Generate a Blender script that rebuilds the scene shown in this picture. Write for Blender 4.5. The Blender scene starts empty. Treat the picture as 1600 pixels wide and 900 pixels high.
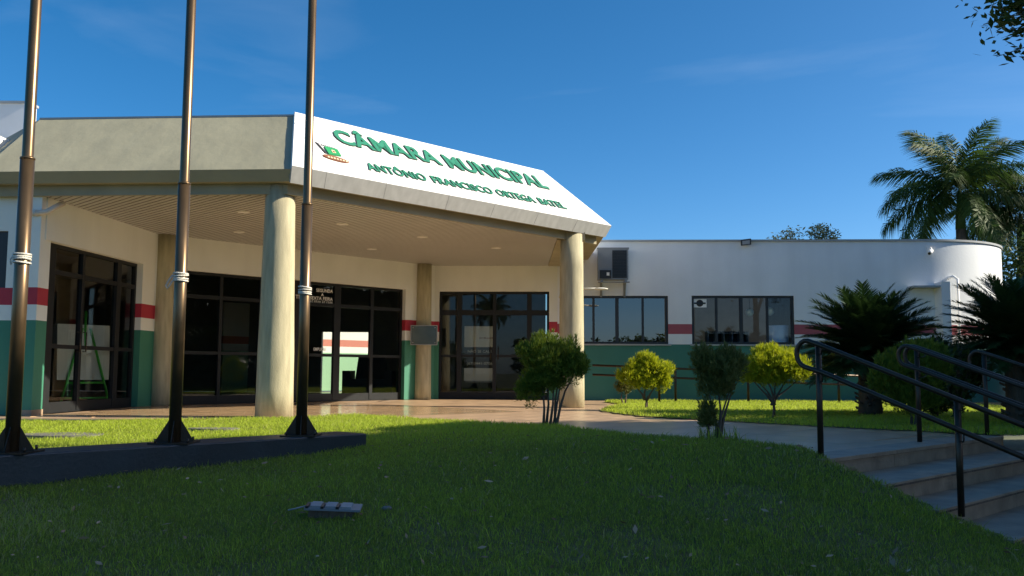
import bpy, bmesh, math, random
import numpy as np
from mathutils import Vector, Matrix
random.seed(7); RNG = np.random.default_rng(7)
SC = bpy.context.scene
COL = SC.collection

# ------------------------------------------------------------------ camera, world, sun, exposure
PITCH, ROLL, EYE = 5.19, 0.33, 0.66
cam_d = bpy.data.cameras.new('camera'); cam = bpy.data.objects.new('camera', cam_d); COL.objects.link(cam)
cam_d.sensor_width = 36.0; cam_d.lens = 1425 * 36 / 1600.0
cam_d.clip_start = 0.05; cam_d.clip_end = 2000
cam.matrix_world = (Matrix.Translation((0, 0, EYE)) @ Matrix.Rotation(math.radians(90 + PITCH), 4, 'X')
                    @ Matrix.Rotation(math.radians(ROLL), 4, 'Z'))
SC.camera = cam

SUN_EL, SUN_AZ = 31.0, -2.3            # azimuth counted from +X towards +Y
world = bpy.data.worlds.new('World'); SC.world = world; world.use_nodes = True
wn, wl = world.node_tree.nodes, world.node_tree.links
bg = wn['Background']
sky = wn.new('ShaderNodeTexSky'); sky.sky_type = 'NISHITA'; sky.sun_disc = False
sky.sun_elevation = math.radians(SUN_EL); sky.sun_rotation = math.radians(90 - SUN_AZ)
sky.air_density = 0.6; sky.dust_density = 1.0; sky.ozone_density = 3.0
hsv = wn.new('ShaderNodeHueSaturation'); hsv.inputs['Saturation'].default_value = 1.32; hsv.inputs['Hue'].default_value = 0.493
tc = wn.new('ShaderNodeTexCoord')
mp = wn.new('ShaderNodeMapping'); mp.inputs['Scale'].default_value = (1.2, 1.2, 6.0); mp.inputs['Rotation'].default_value = (0.25, 0.35, 0.0)
nz = wn.new('ShaderNodeTexNoise'); nz.inputs['Scale'].default_value = 1.9; nz.inputs['Detail'].default_value = 7; nz.inputs['Distortion'].default_value = 0.7
rp = wn.new('ShaderNodeValToRGB'); rp.color_ramp.elements[0].position = 0.54; rp.color_ramp.elements[1].position = 0.86
rp.color_ramp.elements[0].color = (0, 0, 0, 1); rp.color_ramp.elements[1].color = (0.12, 0.12, 0.12, 1)
mx = wn.new('ShaderNodeMixRGB'); mx.inputs['Color2'].default_value = (5.2, 6.2, 7.2, 1)
wl.new(tc.outputs['Generated'], mp.inputs['Vector']); wl.new(mp.outputs['Vector'], nz.inputs['Vector'])
wl.new(nz.outputs['Fac'], rp.inputs['Fac']); wl.new(rp.outputs['Color'], mx.inputs['Fac'])
wl.new(sky.outputs['Color'], hsv.inputs['Color']); wl.new(hsv.outputs['Color'], mx.inputs['Color1'])
wl.new(mx.outputs['Color'], bg.inputs['Color']); bg.inputs['Strength'].default_value = 0.105

sun_d = bpy.data.lights.new('sun', 'SUN'); sun = bpy.data.objects.new('sun', sun_d); COL.objects.link(sun)
sun_d.energy = 4.8; sun_d.angle = math.radians(0.55); sun_d.color = (1.0, 0.90, 0.72)
SDIR = Vector((math.cos(math.radians(SUN_AZ)) * math.cos(math.radians(SUN_EL)),
               math.sin(math.radians(SUN_AZ)) * math.cos(math.radians(SUN_EL)), math.sin(math.radians(SUN_EL))))
sun.rotation_euler = SDIR.to_track_quat('Z', 'Y').to_euler(); sun.location = SDIR * 60
SC.view_settings.view_transform = 'Standard'; SC.view_settings.look = 'None'
SC.view_settings.exposure = 0.82; SC.view_settings.gamma = 1.0
SC.cycles.max_bounces = 8; SC.cycles.transparent_max_bounces = 16

# ------------------------------------------------------------------ helpers: materials
def new_mat(name):
    m = bpy.data.materials.new(name); m.use_nodes = True
    return m, m.node_tree.nodes, m.node_tree.links, m.node_tree.nodes['Principled BSDF']
def add_noise(n, l, scale, detail=5, coord='Object', stretch=(1, 1, 1)):
    t = n.new('ShaderNodeTexCoord'); mpp = n.new('ShaderNodeMapping'); mpp.inputs['Scale'].default_value = stretch
    z = n.new('ShaderNodeTexNoise'); z.inputs['Scale'].default_value = scale; z.inputs['Detail'].default_value = detail
    l.new(t.outputs[coord], mpp.inputs['Vector']); l.new(mpp.outputs['Vector'], z.inputs['Vector'])
    return z
def mat(name, col, rough=0.6, var=0.12, scale=4.0, bump=0.0, bscale=30.0, metal=0.0, spec=0.5, stretch=(1, 1, 1), coord='Object'):
    m, n, l, p = new_mat(name)
    z = add_noise(n, l, scale, 6, coord, stretch)
    r = n.new('ShaderNodeMapRange'); r.inputs['From Min'].default_value = 0.3; r.inputs['From Max'].default_value = 0.7
    r.inputs['To Min'].default_value = 1 - var; r.inputs['To Max'].default_value = 1 + var
    l.new(z.outputs['Fac'], r.inputs['Value'])
    mu = n.new('ShaderNodeVectorMath'); mu.operation = 'SCALE'; mu.inputs[0].default_value = col
    l.new(r.outputs['Result'], mu.inputs['Scale']); l.new(mu.outputs['Vector'], p.inputs['Base Color'])
    r2 = n.new('ShaderNodeMapRange'); r2.inputs['To Min'].default_value = max(0.02, rough - min(.08, rough * .4)); r2.inputs['To Max'].default_value = min(1, rough + min(.08, rough * .4))
    l.new(z.outputs['Fac'], r2.inputs['Value']); l.new(r2.outputs['Result'], p.inputs['Roughness'])
    p.inputs['Metallic'].default_value = metal; p.inputs['Specular IOR Level'].default_value = spec
    if bump:
        b = n.new('ShaderNodeBump'); b.inputs['Strength'].default_value = bump; b.inputs['Distance'].default_value = 0.02
        z2 = add_noise(n, l, bscale, 4, coord, stretch); l.new(z2.outputs['Fac'], b.inputs['Height']); l.new(b.outputs['Normal'], p.inputs['Normal'])
    return m
def paint_bands(name, g, w, r_, top, red=(0.42, 0.028, 0.05, 1), green=(0.045, 0.21, 0.135, 1)):
    """white wall paint with a green dado, a white line and a red stripe: heights g, w, r_ in metres"""
    m, n, l, p = new_mat(name)
    geo = n.new('ShaderNodeNewGeometry'); sx = n.new('ShaderNodeSeparateXYZ'); l.new(geo.outputs['Position'], sx.inputs['Vector'])
    def step(h):
        c = n.new('ShaderNodeMath'); c.operation = 'GREATER_THAN'; c.inputs[1].default_value = h; l.new(sx.outputs['Z'], c.inputs[0]); return c.outputs[0]
    def mix(fac, a, b):
        x = n.new('ShaderNodeMixRGB'); l.new(fac, x.inputs['Fac'])
        if isinstance(a, tuple): x.inputs['Color1'].default_value = a
        else: l.new(a, x.inputs['Color1'])
        x.inputs['Color2'].default_value = b; return x.outputs['Color']
    GREEN, WHITE, RED = green, top, red
    c = mix(step(g), GREEN, WHITE); c = mix(step(w), c, RED); c = mix(step(r_), c, WHITE)
    z = add_noise(n, l, 1.3, 7); z3 = add_noise(n, l, 1.7, 6, 'Object', (1.6, 1.6, 0.22))
    mm = n.new('ShaderNodeMath'); mm.operation = 'MULTIPLY'; l.new(z.outputs['Fac'], mm.inputs[0]); l.new(z3.outputs['Fac'], mm.inputs[1])
    rr = n.new('ShaderNodeMapRange'); rr.inputs['From Min'].default_value = 0.12; rr.inputs['From Max'].default_value = 0.36
    rr.inputs['To Min'].default_value = 0.94; rr.inputs['To Max'].default_value = 1.03; l.new(mm.outputs[0], rr.inputs['Value'])
    sc = n.new('ShaderNodeVectorMath'); sc.operation = 'SCALE'; l.new(c, sc.inputs[0]); l.new(rr.outputs['Result'], sc.inputs['Scale'])
    l.new(sc.outputs['Vector'], p.inputs['Base Color']); p.inputs['Roughness'].default_value = 0.62
    b = n.new('ShaderNodeBump'); b.inputs['Strength'].default_value = 0.35; b.inputs['Distance'].default_value = 0.006
    z2 = add_noise(n, l, 26, 5); l.new(z2.outputs['Fac'], b.inputs['Height']); l.new(b.outputs['Normal'], p.inputs['Normal'])
    return m
def foliage(name, c1, c2, trans=0.4, rough=0.55, dry=None):
    m, n, l, p = new_mat(name)
    at = n.new('ShaderNodeAttribute'); at.attribute_name = 'tint'
    mixc = n.new('ShaderNodeMixRGB'); mixc.inputs['Color1'].default_value = (*c1, 1); mixc.inputs['Color2'].default_value = (*c2, 1)
    l.new(at.outputs['Fac'], mixc.inputs['Fac'])
    if dry:
        mixc = n.new('ShaderNodeValToRGB'); cr_ = mixc.color_ramp; cr_.elements[0].color = (*c1, 1); cr_.elements[1].color = (*dry, 1); e1 = cr_.elements.new(.72); e1.color = (*c2, 1); e2 = cr_.elements.new(.80); e2.color = (*[(a + b) / 2 for a, b in zip(c2, dry)], 1)
        l.new(at.outputs['Fac'], mixc.inputs['Fac'])
    l.new(mixc.outputs['Color'], p.inputs['Base Color'])
    p.inputs['Roughness'].default_value = rough; p.inputs['Specular IOR Level'].default_value = 0.35
    tr = n.new('ShaderNodeBsdfTranslucent'); l.new(mixc.outputs['Color'], tr.inputs['Color'])
    ms = n.new('ShaderNodeMixShader'); ms.inputs['Fac'].default_value = trans
    l.new(p.outputs['BSDF'], ms.inputs[1]); l.new(tr.outputs['BSDF'], ms.inputs[2])
    l.new(ms.outputs['Shader'], n['Material Output'].inputs['Surface'])
    return m
def glass(name, tint, refl=1.0, ior=1.55):
    m, n, l, p = new_mat(name); n.remove(p)
    f = n.new('ShaderNodeFresnel'); f.inputs['IOR'].default_value = ior
    t = n.new('ShaderNodeBsdfTransparent'); t.inputs['Color'].default_value = (*tint, 1)
    g = n.new('ShaderNodeBsdfGlossy'); g.inputs['Roughness'].default_value = 0.0; g.inputs['Color'].default_value = (refl, refl, refl, 1)
    zz = add_noise(n, l, 1.2, 2); b = n.new('ShaderNodeBump'); b.inputs['Strength'].default_value = 0.006; b.inputs['Distance'].default_value = 0.05
    l.new(zz.outputs['Fac'], b.inputs['Height']); l.new(b.outputs['Normal'], g.inputs['Normal'])
    ge = n.new('ShaderNodeNewGeometry'); inv = n.new('ShaderNodeMath'); inv.operation = 'SUBTRACT'; inv.inputs[0].default_value = 1.0; l.new(ge.outputs['Backfacing'], inv.inputs[1])
    mu = n.new('ShaderNodeMath'); mu.operation = 'MULTIPLY'; l.new(f.outputs['Fac'], mu.inputs[0]); l.new(inv.outputs[0], mu.inputs[1])
    ms = n.new('ShaderNodeMixShader'); l.new(mu.outputs[0], ms.inputs['Fac'])
    l.new(t.outputs['BSDF'], ms.inputs[1]); l.new(g.outputs['BSDF'], ms.inputs[2]); l.new(ms.outputs['Shader'], n['Material Output'].inputs['Surface'])
    return m

M = {}
M['wall_recess'] = paint_bands('recess_wall_paint', 1.335, 1.555, 1.80, (0.78, 0.795, 0.735, 1))
M['wall_wing'] = paint_bands('wing_wall_paint', 1.287, 1.525, 1.754, (0.76, 0.80, 0.83, 1), (0.36, 0.085, 0.11, 1), (0.040, 0.19, 0.155, 1))
M['wall_court'] = paint_bands('overlit_courtyard_paint', 1.20, 1.40, 1.62, (0.82, 0.82, 0.80, 1), (0.62, 0.22, 0.17, 1), (0.30, 0.52, 0.34, 1))  # paler red and green: the glare of the sun is painted into them
M['white'] = mat('white_paint', (0.78, 0.78, 0.77), 0.5, 0.05, 2)
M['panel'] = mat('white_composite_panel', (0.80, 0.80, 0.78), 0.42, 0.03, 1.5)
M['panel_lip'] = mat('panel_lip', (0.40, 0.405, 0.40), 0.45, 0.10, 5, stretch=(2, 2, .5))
M['cap'] = mat('grey_metal_cap', (0.34, 0.36, 0.37), 0.5, 0.1, 3)
M['beige'] = mat('beige_roof_paint', (0.31, 0.295, 0.205), 0.75, 0.07, 1.4, 0.8, 2.2, stretch=(1.3, 1.3, 0.6))
M['soffit'] = mat('soffit_paint', (0.34, 0.30, 0.20), 0.8, 0.12, 2)
M['board'] = mat('ceiling_board', (0.47, 0.465, 0.45), 0.5, 0.05, 2)
M['groove_shade'] = mat('board_groove_shade', (0.10, 0.085, 0.07), 0.8)  # dark board edges, standing in for the shade inside the ceiling grooves
M['dark_gap'] = mat('dark_gap', (0.03, 0.03, 0.03), 0.9)  # near-black backing, so the gaps between the ceiling boards look shaded
M['concrete'] = mat('column_concrete', (0.44, 0.395, 0.255), 0.8, 0.19, 5.0, 0.35, 60, stretch=(3.0, 3.0, 0.45))
M['frame'] = mat('dark_frame', (0.016, 0.018, 0.020), 0.5, 0.1, 8, spec=0.25)
M['frame_wing'] = mat('dark_window_frame', (0.02, 0.022, 0.026), 0.4, 0.1, 8)
M['glass'] = glass('tinted_glass', (0.80, 0.83, 0.81), .9, 1.5)
M['glass_film'] = glass('mirror_film_glass', (0.30, 0.33, 0.35), .95, 2.3)
M['glass_wing'] = glass('wing_glass', (0.90, 0.93, 0.95))
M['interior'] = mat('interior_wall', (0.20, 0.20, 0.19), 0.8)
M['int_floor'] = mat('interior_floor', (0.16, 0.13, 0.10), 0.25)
M['tile_porch'] = mat('polished_porch_tile', (0.52, 0.355, 0.205), 0.15, 0.16, 3.0, 0.0, 18, spec=0.5)
M['tile'] = mat('red_stone_tile', (0.50, 0.345, 0.22), 0.32, 0.22, 3.0, 0.0, 18, spec=0.5)
M['step'] = mat('step_stone', (0.31, 0.225, 0.15), 0.55, 0.28, 5, 0.3, 24)
M['curb'] = mat('concrete_curb', (0.16, 0.15, 0.13), 0.85, 0.2, 6, 0.4, 40)
M['navy'] = mat('navy_paint', (0.014, 0.026, 0.034), 0.5, 0.2, 3, 0.2, 30)
M['bronze'] = mat('bronze_metal', (0.17, 0.112, 0.06), 0.34, 0.18, 9, 0.0, 30, 0.75, stretch=(1, 1, .3))
M['rail'] = mat('bronze_rail', (0.060, 0.044, 0.032), 0.40, 0.2, 10, 0, 30, 0.7)
M['rope'] = mat('white_rope', (0.72, 0.69, 0.60), 0.85, 0.2, 60, 0.6, 200)
M['letter'] = mat('green_letter', (0.03, 0.22, 0.13), 0.45, 0.08, 5)
M['letter_side'] = mat('letter_side', (0.02, 0.05, 0.035), 0.5)
M['soil'] = mat('lawn_soil', (0.13, 0.115, 0.04), 0.95, 0.35, 6, 0.8, 40)
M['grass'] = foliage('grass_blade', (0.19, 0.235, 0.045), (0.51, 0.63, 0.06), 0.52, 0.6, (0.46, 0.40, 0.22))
M['bark'] = mat('bark', (0.12, 0.09, 0.065), 0.9, 0.3, 12, 1.0, 40, stretch=(1, 1, .3))
M['bush'] = foliage('conifer_green', (0.075, 0.14, 0.014), (0.27, 0.32, 0.035), 0.45)
M['bush_gold'] = foliage('conifer_gold', (0.22, 0.30, 0.012), (0.62, 0.62, 0.02), 0.45)
M['bush_dry'] = foliage('conifer_dull', (0.10, 0.13, 0.03), (0.24, 0.23, 0.06), 0.35)
M['cycad'] = foliage('cycad_leaf', (0.014, 0.038, 0.010), (0.05, 0.095, 0.022), 0.18, 0.42)
M['palm'] = foliage('palm_leaf', (0.025, 0.06, 0.012), (0.08, 0.135, 0.025), 0.3, 0.6)
M['leaf'] = foliage('tree_leaf', (0.035, 0.07, 0.016), (0.10, 0.14, 0.035), 0.3, 0.45)
M['leaf_grey'] = foliage('tree_leaf_grey', (0.17, 0.20, 0.10), (0.36, 0.36, 0.20), 0.3, 0.6)
M['dead'] = foliage('dead_leaf', (0.20, 0.11, 0.055), (0.52, 0.37, 0.24), 0.15, 0.8)
M['ac'] = mat('ac_casing', (0.20, 0.225, 0.25), 0.4, 0.06, 4)
M['black'] = mat('black_plastic', (0.015, 0.016, 0.018), 0.4, 0.2, 9)
M['grey'] = mat('grey_plastic', (0.30, 0.31, 0.32), 0.5, 0.1, 9)
M['plaque'] = mat('dark_plaque', (0.10, 0.10, 0.085), 0.16, 0.2, 6, metal=0.8)
M['easel'] = mat('green_easel', (0.10, 0.60, 0.08), 0.5)
M['paper'] = mat('white_board', (0.84, 0.84, 0.82), 0.6, 0.05)
M['ink'] = mat('dark_print', (0.03, 0.03, 0.035), 0.7)
M['print'] = mat('white_print', (0.75, 0.75, 0.72), 0.7)
M['cream'] = mat('cream_print', (0.75, 0.62, 0.40), 0.6)
M['brown'] = mat('brown_print', (0.25, 0.09, 0.04), 0.6)
M['crest_green'] = mat('crest_green', (0.02, 0.30, 0.10), 0.5)
M['pvc'] = mat('pvc_pipe', (0.62, 0.56, 0.48), 0.5, 0.15)
M['ground'] = mat('ground_earth', (0.09, 0.10, 0.05), 0.95, 0.3, 0.6, 0.5, 8)
M['plaster'] = mat('house_plaster', (0.5, 0.45, 0.36), 0.8, 0.1, 1)
M['roof_tile'] = mat('red_roof_tile', (0.32, 0.10, 0.05), 0.8, 0.25, 3, 0.8, 14)
M['lamp_white'] = mat('lamp_white', (0.72, 0.70, 0.62), 0.4)

# ------------------------------------------------------------------ helpers: objects
def tag(o, label=None, cat=None, group=None, kind=None):
    if label: o['label'] = label
    if cat: o['category'] = cat
    if group: o['group'] = group
    if kind: o['kind'] = kind
    return o
def link(name, me, m, parent=None):
    o = bpy.data.objects.new(name, me); COL.objects.link(o)
    if m is not None and not me.materials:
        for x in (m if isinstance(m, (list, tuple)) else [m]): me.materials.append(x)
    if parent is not None: o.parent = parent
    return o
def thing(name, label, cat, loc=(0, 0, 0), group=None):
    o = bpy.data.objects.new(name, None); COL.objects.link(o); o.location = loc; o.empty_display_size = .2
    return tag(o, label, cat, group)
class MB:
    def __init__(s): s.v = []; s.f = []; s.mi = []; s.smooth = []
    def add(s, vs, fs, mi=0, smooth=False):
        b = len(s.v); s.v += [tuple(v) for v in vs]
        for f in fs: s.f.append([i + b for i in f]); s.mi.append(mi); s.smooth.append(smooth)
        return s
    def box(s, x0, x1, y0, y1, z0, z1, mi=0):
        return s.hexa([(x0, y0, z0), (x1, y0, z0), (x1, y1, z0), (x0, y1, z0), (x0, y0, z1), (x1, y0, z1), (x1, y1, z1), (x0, y1, z1)], mi)
    def hexa(s, v, mi=0):
        return s.add(v, [(3, 2, 1, 0), (4, 5, 6, 7), (0, 1, 5, 4), (1, 2, 6, 5), (2, 3, 7, 6), (3, 0, 4, 7)], mi)
    def obox(s, o, a, b, c, mi=0):
        """box from a corner and three edge vectors"""
        o, a, b, c = map(Vector, (o, a, b, c))
        if a.cross(b).dot(c) < 0: a, b = b, a
        return s.hexa([o, o + a, o + a + b, o + b, o + c, o + a + c, o + a + b + c, o + b + c], mi)
    def prism(s, pts, ext, mi=0, mi_side=None):
        pts = [Vector(q) for q in pts]; nrm = Vector((0, 0, 0))
        for i in range(len(pts)): nrm += (pts[i] - pts[0]).cross(pts[(i + 1) % len(pts)] - pts[0])
        if nrm.dot(Vector(ext)) < 0: pts = pts[::-1]
        """polygon (3D points) extruded by vector ext"""
        n = len(pts); e = Vector(ext); p = [Vector(q) for q in pts]
        vs = p + [q + e for q in p]
        ms = mi if mi_side is None else mi_side
        b = len(s.v); s.v += [tuple(v) for v in vs]
        s.f += [[b + i for i in reversed(range(n))], [b + n + i for i in range(n)]]; s.mi += [mi, mi]; s.smooth += [False, False]
        for i in range(n):
            j = (i + 1) % n; s.f.append([b + i, b + j, b + n + j, b + n + i]); s.mi.append(ms); s.smooth.append(False)
        return s
    def tube(s, pts, rad, seg=10, caps=True, mi=0, closed=False):
        pts = [Vector(p) for p in pts]; n = len(pts)
        rads = rad if isinstance(rad, (list, tuple)) else [rad] * n
        prev = None; rings = []; b0 = len(s.v)
        for i, p in enumerate(pts):
            t = (pts[min(i + 1, n - 1)] - pts[max(i - 1, 0)]).normalized()
            if prev is None:
                a = Vector((0, 0, 1)) if abs(t.z) < .9 else Vector((1, 0, 0)); u = t.cross(a).normalized()
            else:
                u = (prev - t * prev.dot(t)).normalized()
            prev = u; w = t.cross(u)
            for k in range(seg):
                an = 2 * math.pi * k / seg; s.v.append(tuple(p + (u * math.cos(an) + w * math.sin(an)) * rads[i]))
        for i in range(n - 1):
            for k in range(seg):
                k2 = (k + 1) % seg; s.f.append([b0 + i * seg + k, b0 + i * seg + k2, b0 + (i + 1) * seg + k2, b0 + (i + 1) * seg + k]); s.mi.append(mi); s.smooth.append(True)
        if caps:
            s.f.append([b0 + k for k in reversed(range(seg))]); s.f.append([b0 + (n - 1) * seg + k for k in range(seg)]); s.mi += [mi, mi]; s.smooth += [False, False]
        return s
    def ball(s, c, r, seg=12, rings=7, mi=0, sq=(1, 1, 1)):
        b = len(s.v)
        for i in range(rings + 1):
            th = math.pi * i / rings
            for k in range(seg):
                a = 2 * math.pi * k / seg
                s.v.append((c[0] + r * sq[0] * math.sin(th) * math.cos(a), c[1] + r * sq[1] * math.sin(th) * math.sin(a), c[2] + r * sq[2] * math.cos(th)))
        for i in range(rings):
            for k in range(seg):
                k2 = (k + 1) % seg; s.f.append([b + i * seg + k, b + (i + 1) * seg + k, b + (i + 1) * seg + k2, b + i * seg + k2]); s.mi.append(mi); s.smooth.append(True)
        return s
    def mesh(s, name):
        me = bpy.data.meshes.new(name); me.from_pydata(s.v, [], s.f); 
        me.polygons.foreach_set('material_index', s.mi); me.polygons.foreach_set('use_smooth', s.smooth); me.validate(); me.update(); return me
    def build(s, name, m, parent=None): return link(name, s.mesh(name), m, parent)
def np_mesh(name, v, tri, tint=None, m=None, parent=None, smooth=False):
    v = np.asarray(v, np.float32); tri = np.asarray(tri, np.int32); me = bpy.data.meshes.new(name)
    me.vertices.add(len(v)); me.vertices.foreach_set('co', v.ravel())
    k = tri.shape[1]; me.loops.add(tri.size); me.loops.foreach_set('vertex_index', tri.ravel())
    me.polygons.add(len(tri)); me.polygons.foreach_set('loop_start', np.arange(0, tri.size, k, dtype=np.int32)); me.polygons.foreach_set('loop_total', np.full(len(tri), k, np.int32))
    me.polygons.foreach_set('use_smooth', np.full(len(tri), smooth))
    if tint is not None:
        a = me.attributes.new('tint', 'FLOAT', 'POINT'); a.data.foreach_set('value', np.asarray(tint, np.float32))
    me.update(calc_edges=True)
    return link(name, me, m, parent)
def clip_poly(poly, q, nrm):
    """part of 2D polygon on the side (p-q).nrm >= 0"""
    out = []
    for i in range(len(poly)):
        a, b = poly[i], poly[(i + 1) % len(poly)]
        da = (a[0] - q[0]) * nrm[0] + (a[1] - q[1]) * nrm[1]; db = (b[0] - q[0]) * nrm[0] + (b[1] - q[1]) * nrm[1]
        if da >= 0: out.append(a)
        if da * db < 0:
            t = da / (da - db); out.append((a[0] + (b[0] - a[0]) * t, a[1] + (b[1] - a[1]) * t))
    return out
def in_poly(x, y, poly):
    x = np.asarray(x); y = np.asarray(y); r = np.zeros(x.shape, bool); n = len(poly)
    for i in range(n):
        (x1, y1), (x2, y2) = poly[i], poly[(i + 1) % n]
        if y1 == y2: continue
        c = ((y1 > y) != (y2 > y)) & (x < (x2 - x1) * (y - y1) / (y2 - y1) + x1); r ^= c
    return r
def inter(a, oa, b, ob):
    A = np.array([[math.cos(math.radians(a)), math.sin(math.radians(a))], [math.cos(math.radians(b)), math.sin(math.radians(b))]])
    return np.linalg.solve(A, [oa, ob])

# text: every glyph becomes its own mesh, laid out by measured advance widths
_adv, _gl = {}, {}
def prep_glyphs(chars, bold):
    objs = []
    for c in sorted(set(chars)) + ['']:
        for kind in ('H%sH' % c, c):
            if not kind.strip(): continue
            if (kind, bold) in _gl: continue
            cu = bpy.data.curves.new('t', 'FONT'); cu.body = kind; cu.size = 1.0; cu.offset = bold; cu.resolution_u = 3
            o = bpy.data.objects.new('t', cu); COL.objects.link(o); objs.append((kind, o))
    dg = bpy.context.evaluated_depsgraph_get(); dg.update()
    for kind, o in objs:
        me = bpy.data.meshes.new_from_object(o.evaluated_get(dg)); vs = [tuple(v.co) for v in me.vertices]; fs = [list(p.vertices) for p in me.polygons]
        _gl[(kind, bold)] = (vs, fs); bpy.data.meshes.remove(me)
    for kind, o in objs:
        cu = o.data; bpy.data.objects.remove(o); bpy.data.curves.remove(cu)
def adv(c, bold):
    w = lambda k: max(v[0] for v in _gl[(k, bold)][0]) - min(v[0] for v in _gl[(k, bold)][0])
    if c == ' ': return 0.33
    return w('H%sH' % c) - w('HH')
def lay_text(text, bold=0.0, sp=0.0):
    """list of (char, x offset), total width"""
    prep_glyphs(text, bold); x = 0; out = []
    for c in text:
        if c != ' ': out.append((c, x))
        x += adv(c, bold) + sp
    return out, x - sp
def glyph_mb(c, bold, org, ex, ey, thick, mb=None, mi=0, mi_side=None):
    """glyph in plane (ex, ey are world vectors per font unit), thickened along ex x ey"""
    vs, fs = _gl[(c, bold)]; mb = mb or MB(); ex, ey, org = Vector(ex), Vector(ey), Vector(org); nn = ex.cross(ey).normalized() * thick
    n = len(vs); P = [org + ex * v[0] + ey * v[1] for v in vs]
    b = len(mb.v); mb.v += [tuple(p + nn) for p in P] + [tuple(p) for p in P]
    cnt = {}
    for f in fs:
        mb.f.append([b + i for i in f]); mb.mi.append(mi); mb.smooth.append(False)
        for i in range(len(f)):
            e = (f[i], f[(i + 1) % len(f)]); cnt[e] = 1
    for (i, j) in cnt:
        if (j, i) not in cnt:
            mb.f.append([b + i, b + n + i, b + n + j, b + j]); mb.mi.append(mi if mi_side is None else mi_side); mb.smooth.append(False)
    return mb
def text_mb(text, org, ex, ey, width, capsize, thick, bold=0.0, mb=None):
    lay, w = lay_text(text, bold); k = width / w; mb = mb or MB()
    ex = Vector(ex).normalized(); ey = Vector(ey).normalized()
    for c, x in lay: glyph_mb(c, bold, Vector(org) + ex * (x * k), ex * k, ey * (capsize / 0.70), thick, mb)
    return mb

# ------------------------------------------------------------------ terrain
CTRL = [(-14, 12.0, -.10), (-9, 12.2, -.06), (-6.4, 12.1, -.05), (-3.5, 12.15, 0.0), (-2.2, 12.95, .02), (-.8, 11.5, .03), (.07, 10.5, .035), (.5, 10.55, .035), (1.2, 9.0, .035), (1.85, 8.4, .035), (2.35, 7.6, .03), (2.4, 7.2, .02),
        (-5.0, 10.3, -.10), (-3.4, 10.6, -.06), (-5.0, 7.2, -.24), (-3.8, 6.8, -.245), (-2.6, 8.1, -.20), (-1.5, 8.9, -.165), (-4.6, 8.4, -.17),
        (-3.3, 8.9, -.14), (-2.2, 10.2, -.09), (2.62, 6.65, -.155), (2.90, 6.37, -.305), (3.24, 6.03, -.445), (3.6, 5.66, -.60), (4.0, 5.25, -.73), (4.6, 4.6, -.85), (6, 3.2, -.95),
        (0, 4.75, -.42), (-2.6, 4.8, -.46), (2.4, 4.8, -.47), (-.9, 6.3, -.26), (1.2, 6.4, -.17), (0, 0, -.80), (-4, 0, -.85), (4, 0, -.9), (-9, 4, -.5), (-14, 0, -.85), (7, 0, -.95), (0, -4, -.9), (-8, -4, -.9), (7, -4, -.95)]
def rbf_fit(pts):
    P = np.array(pts); n = len(P); d = np.hypot(P[:, None, 0] - P[None, :, 0], P[:, None, 1] - P[None, :, 1])
    K = np.where(d > 0, d * d * np.log(d + 1e-9), 0) + np.eye(n) * 0.02
    Q = np.c_[np.ones(n), P[:, :2]]; A = np.block([[K, Q], [Q.T, np.zeros((3, 3))]]); s = np.linalg.solve(A, np.r_[P[:, 2], 0, 0, 0]); return P, s
_P, _S = rbf_fit(CTRL)
def terr(x, y):
    x = np.atleast_1d(np.asarray(x, float)); y = np.atleast_1d(np.asarray(y, float)); out = np.zeros(x.shape)
    for i in range(0, len(x), 40000):
        xs, ys = x[i:i + 40000], y[i:i + 40000]; d = np.hypot(xs[:, None] - _P[None, :, 0], ys[:, None] - _P[None, :, 1])
        K = np.where(d > 1e-9, d * d * np.log(d + 1e-9), 0); out[i:i + 40000] = K @ _S[:-3] + _S[-3] + _S[-2] * xs + _S[-1] * ys
    return out
NS = np.array([0.6939, -0.7201]); ES = np.array([0.7201, 0.6939])       # down the steps, along the step edges
def sp(n, e, z=0.0): q = NS * n + ES * e; return Vector((q[0], q[1], z))
LAWN = [(-14, 12.25), (-6.4, 12.1), (-3.55, 12.2), (-3.0, 12.35), (-2.2, 13.0), (-.8, 11.55), (.08, 10.55), (.5, 10.6), (1.2, 9.05), (1.79, 8.45), (2.02, 8.3), (2.4, 7.6), (2.44, 7.0),
        tuple(sp(-3.0, 6.62)[:2]), tuple(sp(-2.4, 6.64)[:2]), tuple(sp(-1.4, 6.62)[:2]), tuple(sp(0, 6.55)[:2]), (7, 0), (7, -4), (-14, -4)]
STRIP = [(1.49, 15.4), (1.62, 14.6), (1.9, 13.6), (2.7, 12.5), (3.76, 11.25), (5.2, 9.85), (7.5, 9.7), (15.5, 9.7), (15.5, 21.5), (9.2, 20.62), (2.3, 21.03), (2.0, 19.6), (2.3, 18.2), (1.75, 16.6)]
PATH = [(-14, 12.3), (-6.6, 12.2), (-3.5, 12.22), (-2.95, 12.35), (-2.2, 12.95), (-.85, 11.5), (.05, 10.55), (1.15, 8.62), (2.15, 7.25), tuple(sp(-3.45, 6.7)[:2]), tuple(sp(-3.45, 10.5)[:2]),
        (5.5, 10.3), (4.05, 11.5), (3.0, 12.8), (2.25, 13.9), (1.96, 14.8), (1.85, 15.4), (2.1, 16.6), (2.7, 18.2), (2.5, 19.6), (2.3, 21.1), (1.1, 21.16), (1.09, 21.17), (-1.85, 21.4), (-6.55, 16.5), (-6.75, 13.1), (-14, 13.1)]

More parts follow.
